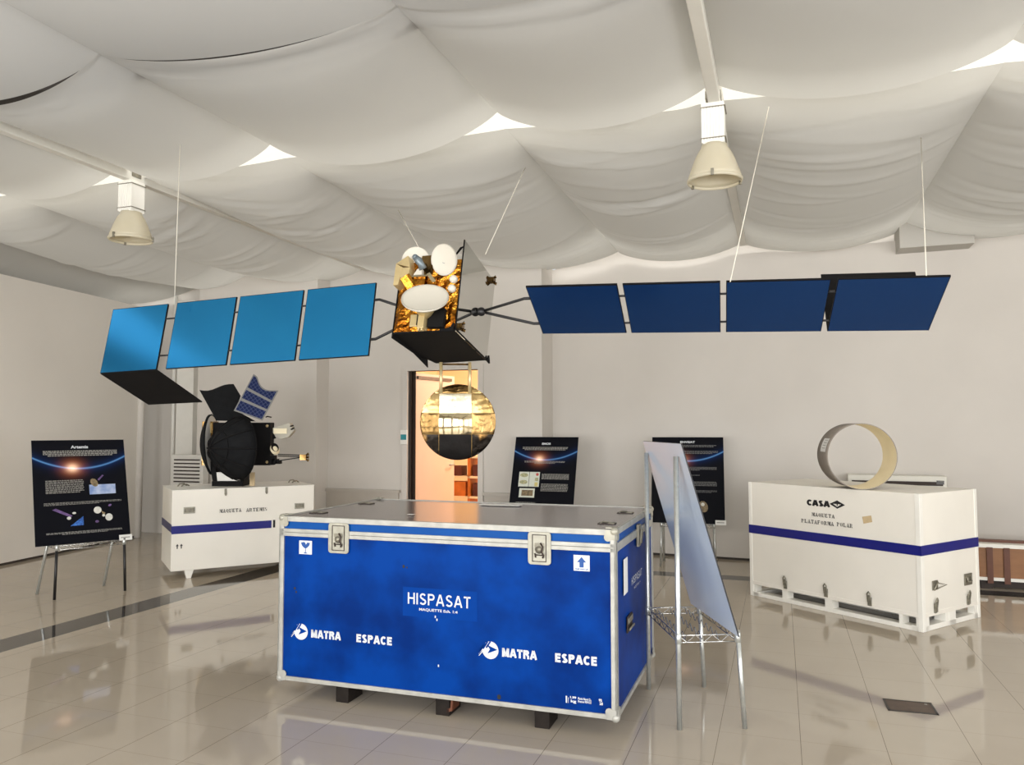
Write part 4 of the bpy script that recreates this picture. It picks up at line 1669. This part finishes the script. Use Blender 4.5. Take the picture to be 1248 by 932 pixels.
    mb.build('radiator_back', 'gold', rp)
    mb = MB(F)
    mb.tube([(X + .003, -.012, -Z), (X + .003, -.022, Z)], .0045, 6)
    mb.build('radiator_edge', 'black', rp)
    mb = MB(F)
    mb.prism([(X - .004, -.004, Z - .03), (X - .075, .0, Z - .12), (X - .085, .0, Z - .125), (X - .03, 0, Z - .035)], (0, .004, 0))
    mb.build('shroud_strut', 'black', t)
    # black underside and left side panel with a notch
    mb = MB(F)
    mb.prism([(-X, -.004, -Z), (X + .008, -.004, -Z), (X + .008, D, -Z), (-X + .05, D + .03, -Z), (-X + .02, D - .06, -Z), (-X, D - .06, -Z)], (0, 0, .012))
    mb.build('underside_panel', 'black', t)
    mb = MB(F)
    mb.prism([(-X - .004, -.006, -Z - .026), (-X - .004, .30, -Z - .012), (-X - .004, D + .02, -Z - .03), (-X - .004, D - .03, -Z + .10), (-X - .004, D - .03, ZT), (-X - .004, -.006, ZT - .02)], (.006, 0, 0))
    mb.build('side_panel', 'black', t)
    mb = MB(F)
    mb.prism([(X + .007, D - .005, -Z - .002), (X + .007, D + .045, -Z - .006), (X + .007, D + .02, -Z + .04)], (.012, 0, 0))
    mb.build('corner_bracket', 'black', t)
    # black box and beige posts at the bottom front
    mb = MB(F)
    mb.box(.035, .135, -.045, .0, -.27, -.155)
    mb.box(.10, .19, -.01, .0, -.285, -.235)
    mb.build('instrument_box', 'black', t, bevel=.003)
    mb = MB(F)
    mb.box(-.085, -.035, -.03, .0, -.255, -.18)
    mb.build('instrument_cover', 'beigefoil', t, bevel=.003)
    mb = MB(F)
    mb.box(-.032, -.014, -.05, .0, -.255, -.15)
    mb.build('dark_slot', 'black', t)
    mb = MB(F)
    mb.box(-.012, .028, -.075, -.02, -.285, -.165)
    for dx in (-.008, .012):
        mb.box(dx, dx + .012, -.075, -.055, -.30, -.285)
    mb.build('feed_post', 'beigefoil', t, bevel=.002)
    # upper equipment: boxes on the front and top
    mb = MB(F)
    mb.hexa([(-.195, -.085, -.01), (-.165, -.085, -.01), (-.15, .05, -.01), (-.195, .05, -.01)], [(-.195, -.085, .13), (-.145, -.085, .10), (-.13, .05, .10), (-.195, .05, .13)])
    mb.hexa([(-.195, -.085, .13), (-.10, -.085, .10), (-.10, .05, .10), (-.195, .05, .13)], [(-.185, -.05, .165), (-.13, -.07, .185), (-.12, .05, .18), (-.18, .05, .165)])
    mb.hexa([(-.165, -.084, .045), (-.11, -.084, .0), (-.10, .05, .0), (-.16, .05, .045)], [(-.145, -.084, .10), (-.10, -.084, .10), (-.095, .05, .10), (-.14, .05, .10)])
    mb.build('antenna_tower', 'beigefoil', t)
    mb = MB(F)
    mb.hexa([(-.145, -.10, .02), (-.11, -.10, .045), (-.055, -.055, -.03), (-.095, -.055, -.055)], [(-.14, -.085, .03), (-.10, -.085, .06), (-.05, -.04, -.02), (-.09, -.04, -.04)])
    mb.build('foil_strut', 'gold', t)
    mb = MB(F)
    mb.box(-.10, -.01, -.05, .02, -.005, .05)
    mb.box(.0, .06, -.04, .02, -.02, .05)
    mb.build('foil_box', 'gold', t, bevel=.004)
    mb = MB(F)
    mb.hexa([(.0, -.06, .06), (.02, -.06, .07), (.06, -.045, .02), (.04, -.045, .01)], [(.0, -.04, .065), (.02, -.04, .075), (.06, -.03, .025), (.04, -.03, .015)])
    mb.box(-.115, .01, -.062, -.045, .045, .055)
    mb.build('foil_rail', 'goldmir', t)
    mb = MB(F)
    mb.box(-.06, .02, -.03, .06, .05, .20)
    mb.build('equipment_deck', 'goldbrown', t, bevel=.005)

    def dish(cx, cz, cy, r, ax, nm='dish_antenna', depth=.22, rimw=True):
        mb = MB(F)
        pr = []
        N_ = 9
        for j in range(N_ + 1):
            rr = r * j / N_
            pr.append((rr, -depth * r * (1 - (j / N_) ** 2)))
        pr2 = pr + [(r * 1.0, .0)] + [(r * 1.012, -.006), (r * .98, -.012)]
        mb.lathe(pr2, 40, (cx, cy, cz), ax)
        # back
        pb = [(rr * .98, hh - .013) for rr, hh in pr]
        mb.lathe(pb, 40, (cx, cy, cz), ax)
        return mb.build(nm, 'dish', t)
    dish(.045, -.122, -.13, .136, (.2, -.79, .526), depth=.12)
    mb = MB(F)
    mb.tube([(.035, -.10, -.135), (.02, -.06, -.17), (.012, -.02, -.2)], .05, 14, rs=[.075, .055, .03])
    mb.build('dish_mount', 'beigefoil', t)
    o = dish(.100, .145, -.06, .093, (-.25, -.87, -.425), depth=.10)
    mb = MB(F)
    mb.tube([(.105, -.028, .155), (.09, .03, .12)], .03, 12)
    mb.build('dish_arm', 'feed', o)
    o = dish(-.105, .178, -.01, .085, (.38, -.85, -.36), depth=.10)
    mb = MB(F)
    mb.tube([(-.10, .02, .18), (-.08, .06, .12)], .025, 12)
    mb.build('dish_arm', 'feed', o)
    # grey feed horn
    mb = MB(F)
    mb.tube([(-.068, -.09, .158), (-.052, -.08, .142), (-.04, -.07, .125), (-.03, -.05, .10)], .02, 14, rs=[.018, .024, .02, .024])
    bmesh.ops.create_uvsphere(mb.bm, u_segments=12, v_segments=8, radius=.018, matrix=F @ Matrix.Translation((-.07, -.092, .16)))
    mb.build('feed_horn', 'feed', t)
    mb = MB(F)
    mb.hexa([(-.085, -.06, .06), (-.03, -.06, .06), (-.03, .0, .06), (-.085, .0, .06)], [(-.065, -.055, .10), (-.035, -.055, .10), (-.035, -.01, .10), (-.065, -.01, .10)])
    mb.build('feed_base', 'dish', t)
    for (x_, z_) in ((.162, .032), (.158, -.028)):
        mb = MB(F)
        mb.lathe([(0, .03), (.014, .028), (.023, .016), (.024, 0), (.02, -.012), (0, -.012)], 20, (x_, -.02, z_), (0, -1, 0))
        mb.build('globe_antenna', 'dish', t)
    # thrusters
    for (y_, z_) in ((.46, .245), (.03, -.25)):
        mb = MB(F)
        mb.box(X + .004, X + .03, y_ - .02, y_ + .02, z_ - .012, z_ + .018)
        for (dy, dz) in ((-.012, -.018), (.014, -.012), (.0, .02)):
            mb.lathe([(.006, 0), (.011, .016)], 10, (X + .022, y_ + dy, z_ + dz), (1, dy * 20, dz * 20))
        mb.build('thruster', 'goldbrown', t)
    mb = MB(F)
    mb.lathe([(0, .014), (.008, .012), (.009, 0)], 10, (-.178, -.0, .19), (0, -1, 0))
    mb.tube([(-.178, .0, .17), (-.178, .0, .21)], .006, 6)
    mb.build('tip_sensor', 'black', t)
    # ---- round foil reflector on two rods
    C = Vector((-.350, 5.05, 1.585)) - hub
    R_ = .245
    vd = Vector((.07, -1, .0)).normalized()   # faces the room
    ex = Vector((1, .07, 0)).normalized()
    ez = ex.cross(-vd)
    G = frame(C, ex, -vd, Vector((0, 0, 1)))
    xs = [-R_ * 1.01, -.122, .088, R_ * 1.01]
    zs = [-R_ * 1.01, -.078, .056, .184, R_ * 1.01]
    mats = [['gold_dark_refl', 'foil_dark_refl', 'gold_dark_refl'], ['goldbrown', 'goldmir', 'goldbrown'], ['gold2', 'gold_bright_refl', 'gold2'], ['gold2', 'goldbrown', 'gold2']]  # mirrored surroundings put in the colour: dark foil below, bright foil above
    mb = MB(G)
    mb.lathe([(0, .02), (R_ * .97, .02), (R_, .012), (R_, -.006), (R_ * .985, -.012)], 64, (0, .006, 0), (0, -1, 0))
    ref = mb.build('round_reflector', 'goldbrown', t)
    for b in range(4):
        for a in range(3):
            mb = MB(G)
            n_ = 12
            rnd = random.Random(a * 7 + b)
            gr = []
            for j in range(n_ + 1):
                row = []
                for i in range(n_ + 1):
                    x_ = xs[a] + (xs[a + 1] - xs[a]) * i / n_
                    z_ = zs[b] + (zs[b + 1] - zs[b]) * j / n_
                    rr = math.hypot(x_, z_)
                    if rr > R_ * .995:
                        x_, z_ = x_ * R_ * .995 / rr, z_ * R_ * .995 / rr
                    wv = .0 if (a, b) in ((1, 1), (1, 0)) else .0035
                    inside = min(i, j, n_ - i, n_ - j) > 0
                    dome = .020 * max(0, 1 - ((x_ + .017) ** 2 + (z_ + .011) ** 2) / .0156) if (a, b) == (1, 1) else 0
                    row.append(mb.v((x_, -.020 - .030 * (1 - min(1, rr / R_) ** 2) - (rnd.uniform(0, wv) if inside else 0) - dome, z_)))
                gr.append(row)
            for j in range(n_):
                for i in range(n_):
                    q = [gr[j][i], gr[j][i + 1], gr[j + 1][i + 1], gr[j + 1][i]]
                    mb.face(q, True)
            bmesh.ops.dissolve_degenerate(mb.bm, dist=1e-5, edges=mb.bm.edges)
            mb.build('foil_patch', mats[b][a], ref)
    # seams between patches
    mb = MB(G)
    for zz in zs[1:-1]:
        x_ = math.sqrt(R_ * R_ - zz * zz)
        mb.tube([(-x_ + 2 * x_ * i / 14, -.022 - .030 * (1 - min(1, math.hypot(-x_ + 2 * x_ * i / 14, zz) / R_) ** 2), zz) for i in range(15)], .002, 5)
    for xx in xs[1:-1]:
        z_ = math.sqrt(R_ * R_ - xx * xx)
        mb.tube([(xx, -.022 - .030 * (1 - min(1, math.hypot(-z_ + 2 * z_ * i / 14, xx) / R_) ** 2), -z_ + 2 * z_ * i / 14) for i in range(15)], .002, 5)
    mb.build('seam', 'gold2', ref)
    for xx in (-.110, .075):
        mb = MB(G)
        mb.tube([(xx, -.035, .185), (xx, -.03, .385)], .011, 10)
        mb.build('reflector_rod', 'beigefoil', t)
    mb = MB(G)
    mb.tube([(-.11, -.03, .372), (.075, -.03, .372)], .006, 8)
    mb.build('rod_crossbar', 'goldbrown', t)


build_sat()

# cords holding the model up
for pts, lab in ((((-2.409, 5.52, 2.43), (-2.43, 5.60, 3.62)), 'thin pale cord holding the far end of the light blue wing'),
                 (((1.174, 4.15, 2.33), (1.666, 4.935, 3.62)), 'thin pale cord slanting up from the dark blue wing near the right lamp'),
                 (((2.03, 3.78, 2.29), (2.92, 5.45, 3.62)), 'thin pale cord holding the right tip of the dark blue wing'),
                 (((-.17, 4.95, 2.66), (.104, 5.907, 3.55)), 'thin pale cord rising right of the gold satellite body'),
                 (((-.52, 4.75, 2.56), (-1.02, 6.9, 3.5)), 'thin pale cord rising behind the white satellite dishes')):
    mb = MB()
    mb.tube(pts, .0028, 6)
    tag(mb.build('suspension_cord', 'wire'), lab, 'cord', 'cords from the ceiling')


# ------------------------------------------------------------------ black antenna model on the left crate
def build_art():
    o0 = Vector((-3.05, 8.70, .911))
    t = thing('antenna_satellite_model', 'black satellite model with folded antennas and small solar panel on the left crate', 'satellite model', o0)

    def P(px, py, y=8.70):
        """authoring aid: offsets measured in centimetres from the stand"""
        return Vector(((px - 624) * y / 949.6 - o0.x, y - o0.y, 1.55 - (py - 520.7) * y / 949.6 - o0.z))
    # stand
    mb = MB()
    a, b, c, d_ = P(265, 592), P(302, 592), P(302, 566), P(262, 566)
    z0 = 0.0
    mb.box(a.x, b.x, -.12, .12, 0, .055)
    mb.hexa([(a.x, -.10, .05), (a.x + .05, -.10, .05), (a.x + .05, .10, .05), (a.x, .10, .05)], [(a.x - .04, -.10, .27), (a.x + .02, -.10, .27), (a.x + .02, .10, .27), (a.x - .04, .10, .27)])
    mb.box(b.x - .03, b.x, -.10, .10, .05, .20)
    mb.build('stand', 'black', t, bevel=.003)
    mb = MB()
    mb.box(a.x + .03, b.x - .02, -.09, .08, .056, .15)
    mb.build('stand_block', 'white_metal', t)
    # bus body
    mb = MB()
    q0, q1 = P(262, 566), P(332, 514.5)
    mb.box(q0.x, q1.x, -.06, .08, q0.z, q1.z)
    mb.build('bus_body', 'black', t, bevel=.004)
    mb = MB()
    for (px, py) in ((328, 518.5), (328.5, 562)):
        p = P(px, py)
        mb.lathe([(0, .012), (.014, .010), (.016, 0)], 12, (p.x, -.06, p.z), (0, -1, 0))
    mb.build('port', 'beigefoil', t)
    # gold frames on the left
    mb = MB()
    g0, g1 = P(249, 566), P(262, 513)
    mb.box(g0.x, g1.x, -.05, .12, g0.z, g1.z)
    mb.build('foil_deck', 'goldbrown', t)
    mb = MB()
    for (xa, ya, xb, yb) in ((250, 524, 256, 560), (257, 515, 261, 527), (252, 556, 258, 566)):
        p, q = P(xa, yb), P(xb, ya)
        mb.box(p.x, q.x, -.075, -.05, p.z, q.z)
    mb.build('foil_bracket', 'beigefoil', t)

    # black umbrella dish facing left with ribs
    def umbrella(c, ax, r, depth, nm, mat_out, mat_in, ribs, power=1.6):
        ax = Vector(ax).normalized()
        e = ax.cross(Vector((0, 0, 1))).normalized()
        f = e.cross(ax)
        mb = MB()
        n = ribs * 2
        K = 8
        rings = []
        for j in range(K + 1):
            rr = r * math.sin(PI / 2 * j / K) if power == 0 else r * (j / K)
            hh = depth * (1 - (j / K) ** power)
            ring = []
            for i in range(n):
                a = 2 * PI * i / n
                sc = 1.0 if i % 2 == 0 else .955
                ring.append(mb.v(c + ax * hh * (1 if i % 2 == 0 else .985) + (e * math.cos(a) + f * math.sin(a)) * rr * sc))
            rings.append(ring)
        for p_, q_ in zip(rings, rings[1:]):
            for i in range(n):
                mb.face([p_[i], p_[(i + 1) % n], q_[(i + 1) % n], q_[i]], True)
        bmesh.ops.remove_doubles(mb.bm, verts=mb.bm.verts, dist=1e-4)
        o = mb.build(nm, mat_out, t, solid=.006)
        mb = MB()
        for i in range(ribs):
            a = 2 * PI * i / ribs
            pts = []
            for j in range(K + 1):
                pts.append(c + ax * (depth * (1 - (j / K) ** power) + .004) + (e * math.cos(a) + f * math.sin(a)) * (r * j / K))
            mb.tube(pts, .0095, 6)
        for frac in (.55, 1.0):
            pts = [c + ax * (depth * (1 - frac ** power) + .003) + (e * math.cos(2 * PI * i / 40) + f * math.sin(2 * PI * i / 40)) * (r * frac * .985) for i in range(41)]
            mb.tube(pts, .006, 6, cap=False)
        mb.build('rib', mat_in, o)
        return o
    c = P(293, 545.5, 8.47)
    umbrella(c, (-.66, -.75, .02), .352, .34, 'folding_dish', 'blackfab', 'black', 10, 2.0)
    # second dish seen edge-on at the far left
    c = P(258, 541, 8.75)
    ax = Vector((-.93, -.12, -.05))
    mb = MB()
    K = 8
    mb.lathe([(.325 * j / K, .10 * (1 - (j / K) ** 2)) for j in range(K + 1)] + [(.335, 0), (.335, -.02)], 40, c, ax)
    o = mb.build('side_dish', 'blackfab', t, solid=.006)
    mb = MB()
    mb.lathe([(.0, -.03), (.31, -.026), (.322, -.02)], 40, c, ax)
    mb.build('dish_liner', 'louver', o)
    # black folded blanket panel (curved top edge)
    y = -.02
    mb = MB()
    top = []
    for i in range(9):
        f_ = i / 8
        px = 242.5 + 41.5 * f_
        py = 474.6 - 7.2 * f_ + 1.8 * math.sin(f_ * 2 * PI) + 1.2 * math.sin(PI * f_)
        top.append(P(px, py, 8.68))
    pts = [P(264, 512, 8.68)] + top + [P(293, 482, 8.68), P(287, 499, 8.68), P(312, 513, 8.68)]
    mb.prism(pts[::-1], (0, .006, 0))
    mb.build('blanket_panel', 'blackfab', t)
    # small solar panel: silver frame with three rows of cells
    A, B, C_, D_ = P(307.5, 456.5, 8.55), P(338.5, 476.5, 8.55), P(320, 512, 8.55), P(285, 500, 8.55)

    def bl(p, q):   # p across, q down
        return A.lerp(B, p).lerp(D_.lerp(C_, p), q)

    def edge(p):    # S-curved top edge
        s_ = p * p * (3 - 2 * p)
        return .0 + .20 * math.sin(PI * max(0, min(1, (p - .15) / .85))) * (1.15 - .5 * p) - .03
    mb = MB()
    outl = [bl(p / 12, edge(p / 12)) for p in range(13)] + [bl(1, 1), bl(0, 1)]
    nrm = (B - A).cross(D_ - A).normalized()
    if nrm.y > 0:
        nrm = -nrm
    mb.prism(outl, nrm * -.008)
    sp = mb.build('solar_panel', 'panel_grey', t)
    cellm = M.get('cell') or solar_cells()
    for (qa, qb) in ((None, .33), (.40, .63), (.70, .96)):
        mb = MB()
        if qa is None:
            pp = [bl(.04 + .92 * p / 12, edge(.04 + .92 * p / 12) + .035) for p in range(13)] + [bl(.96, qb), bl(.04, qb)]
        else:
            pp = [bl(.04, qa), bl(.96, qa), bl(.96, qb), bl(.04, qb)]
        mb.poly([p + nrm * .0015 for p in pp])
        ob = mb.build('cell_row', cellm, sp)
    # right side: beige antenna block with grey face, prongs
    mb = MB()
    pts = [P(333, 521, 8.6), P(353, 515, 8.6), P(358.5, 524, 8.6), P(352, 532, 8.6), P(343, 534.5, 8.6), P(333, 529, 8.6)]
    mb.prism(pts, (0, .10, 0))
    o = mb.build('antenna_block', 'block', t)
    mb = MB()
    a, b = P(334, 528, 8.59), P(350, 521.5, 8.59)
    mb.box(a.x, b.x, a.y - .004, a.y, a.z, b.z)
    mb.build('block_face', 'ring_in', o)
    for (xa, ya, xb, yb) in ((354, 519, 358, 518), (355, 523, 359, 521)):
        mb = MB()
        mb.tube([P(xa, ya, 8.58), P(xb, yb, 8.58)], .008, 6)
        mb.build('prong', 'black', o)
    mb = MB()
    cc = P(336, 547, 8.58)
    mb.lathe([(0, .02), (.03, .012), (.06, 0), (.06, -.008), (0, -.008)], 24, cc, (.75, -.5, .35))
    mb.build('small_dish', 'ring_in', t)
    mb = MB()
    mb.tube([P(333, 527, 8.6), P(335, 534, 8.6)], .02, 8, rs=[.006, .02])
    mb.lathe([(0, .0), (.045, .006), (.05, .014)], 20, P(335, 545, 8.57), (.75, -.5, .35))
    mb.build('small_horn', 'black', t)
    mb = MB()
    for (xa, ya, xb, yb) in ((340, 553, 367, 554), (340, 555, 367, 556), (338, 561, 366, 557)):
        mb.tube([P(xa, ya, 8.55), P(xb, yb, 8.5)], .006, 6)
    mb.build('boom', 'blackmetal', t)
    mb = MB()
    p = P(371, 556.5, 8.5)
    mb.box(p.x - .035, p.x + .03, p.y - .03, p.y + .03, p.z - .03, p.z + .03)
    for dz in (-.035, .0, .035):
        mb.lathe([(.008, 0), (.016, .03)], 10, (p.x + .025, p.y, p.z + dz * .7), (1, 0, dz * 12))
    mb.build('boom_tip', 'goldbrown', t)
    mb = MB()
    for (px, py, r_) in ((334, 557, .03), (337, 561, .028), (341, 562, .022), (333, 563, .024)):
        q = P(px, py, 8.6)
        mb.box(q.x - r_, q.x + r_, q.y - .05, q.y + .04, q.z - r_, q.z + r_ * .8)
    mb.build('equipment_cluster', 'black', t)
    mb = MB()
    mb.tube([P(324, 508, 8.6), P(326, 507, 8.6), P(331, 508, 8.6)], .007, 6)
    mb.build('hook', 'black', t)
    mb = MB()
    a, b = P(304, 592, 8.6), P(310, 575, 8.6)
    mb.box(a.x, b.x, -.05, -.04, 0, b.z)
    mb.build('tag', 'tape', t)


def solar_cells():
    m = bpy.data.materials.new('solar_cell_grid')
    m.use_nodes = True
    nt = m.node_tree
    b = nt.nodes['Principled BSDF']
    tc = nt.nodes.new('ShaderNodeTexCoord')
    mp = nt.nodes.new('ShaderNodeMapping')
    mp.inputs['Rotation'].default_value = (0, .62, 0)
    br = nt.nodes.new('ShaderNodeTexBrick')
    sw = nt.nodes.new('ShaderNodeSeparateXYZ')
    cb = nt.nodes.new('ShaderNodeCombineXYZ')
    nt.links.new(tc.outputs['Object'], mp.inputs['Vector'])
    nt.links.new(mp.outputs['Vector'], sw.inputs[0])
    nt.links.new(sw.outputs[0], cb.inputs[0])
    nt.links.new(sw.outputs[2], cb.inputs[1])
    nt.links.new(cb.outputs[0], br.inputs['Vector'])
    br.offset = 0.0
    br.inputs['Scale'].default_value = 1.0
    br.inputs['Brick Width'].default_value = .034
    br.inputs['Row Height'].default_value = .034
    br.inputs['Mortar Size'].default_value = .003
    br.inputs['Color1'].default_value = rgb(22, 36, 84)
    br.inputs['Color2'].default_value = rgb(18, 30, 72)
    br.inputs['Mortar'].default_value = rgb(66, 76, 112)
    nt.links.new(br.outputs['Color'], b.inputs['Base Color'])
    b.inputs['Roughness'].default_value = .5
    b.inputs['Specular IOR Level'].default_value = .1
    return m


build_art()

# ------------------------------------------------------------------ light
def area(name, loc, target, sx, sy, power, col=(1, 1, 1)):
    l = bpy.data.lights.new(name, 'AREA')
    l.shape = 'RECTANGLE'
    l.size, l.size_y = sx, sy
    l.energy = power
    l.color = col
    o = bpy.data.objects.new(name, l)
    COL.objects.link(o)
    o.location = loc
    d = (Vector(target) - Vector(loc)).normalized()
    o.rotation_euler = d.to_track_quat('-Z', 'Y').to_euler()
    return o


for a, b in REAR:
    c = (a + b) / 2
    area('window_daylight', W(c, V0 - .12, 1.9), W(c, 5, 1.9), b - a, 2.9, 235, (1.0, .992, .98))
for v in (-1.6, .8, 3.2):
    area('side_window_daylight', W(U1 + .08, v, 1.85), W(0, v, 1.85), 2.0, 2.6, 80, (1.0, .992, .98))
# daylight from the roof glazing, above the cloths
for u in (-8.5, -5.5, -2.5, .5, 3.5):
    area('roof_daylight', W(u, 4.75, 4.3), W(u, 6.2, 4.2), 2.9, .35, 16, (1.0, .98, .94))
    area('roof_daylight', W(u, 8.3, 4.3), W(u, 9.6, 4.0), 2.9, .35, 12, (1.0, .98, .94))
# added fill above the cloths: evens their shading and brightens the room
for u in (-7.9, -4.9, -1.9, 1.1, 4.0):
    area('cloth_fill', W(u, 7.4, 4.55), W(u, 7.4, 0), 2.9, 3.6, 16, (1.0, .992, .98))
    area('cloth_fill', W(u, 4.5, 4.55), W(u, 4.5, 0), 2.9, 1.3, 8, (1.0, .992, .98))
    area('cloth_fill', W(u, 1.4, 4.55), W(u, 1.4, 0), 2.9, 4.2, 42, (1.0, .992, .98))
# warm light in the room behind the door
area('backroom_lamp', W(-2.9, 10.6, 2.6), W(-4.4, 10.6, 1.2), .7, .7, 52, (1.0, .75, .56))
area('backroom_lamp', W(-3.6, 12.0, 3.0), W(-3.6, 12.2, 0), .8, .5, 62, (1.0, .76, .50))

wd = bpy.data.worlds.new('world')
SC.world = wd
wd.use_nodes = True
bg = wd.node_tree.nodes['Background']
bg.inputs['Color'].default_value = (.92, .96, 1.0, 1)
bg.inputs['Strength'].default_value = 0.9

SC.view_settings.view_transform = 'Standard'
SC.view_settings.look = 'None'
SC.view_settings.exposure = 0.0
SC.cycles.max_bounces = 10
SC.cycles.diffuse_bounces = 6
SC.cycles.glossy_bounces = 6
SC.cycles.sample_clamp_indirect = 6.0
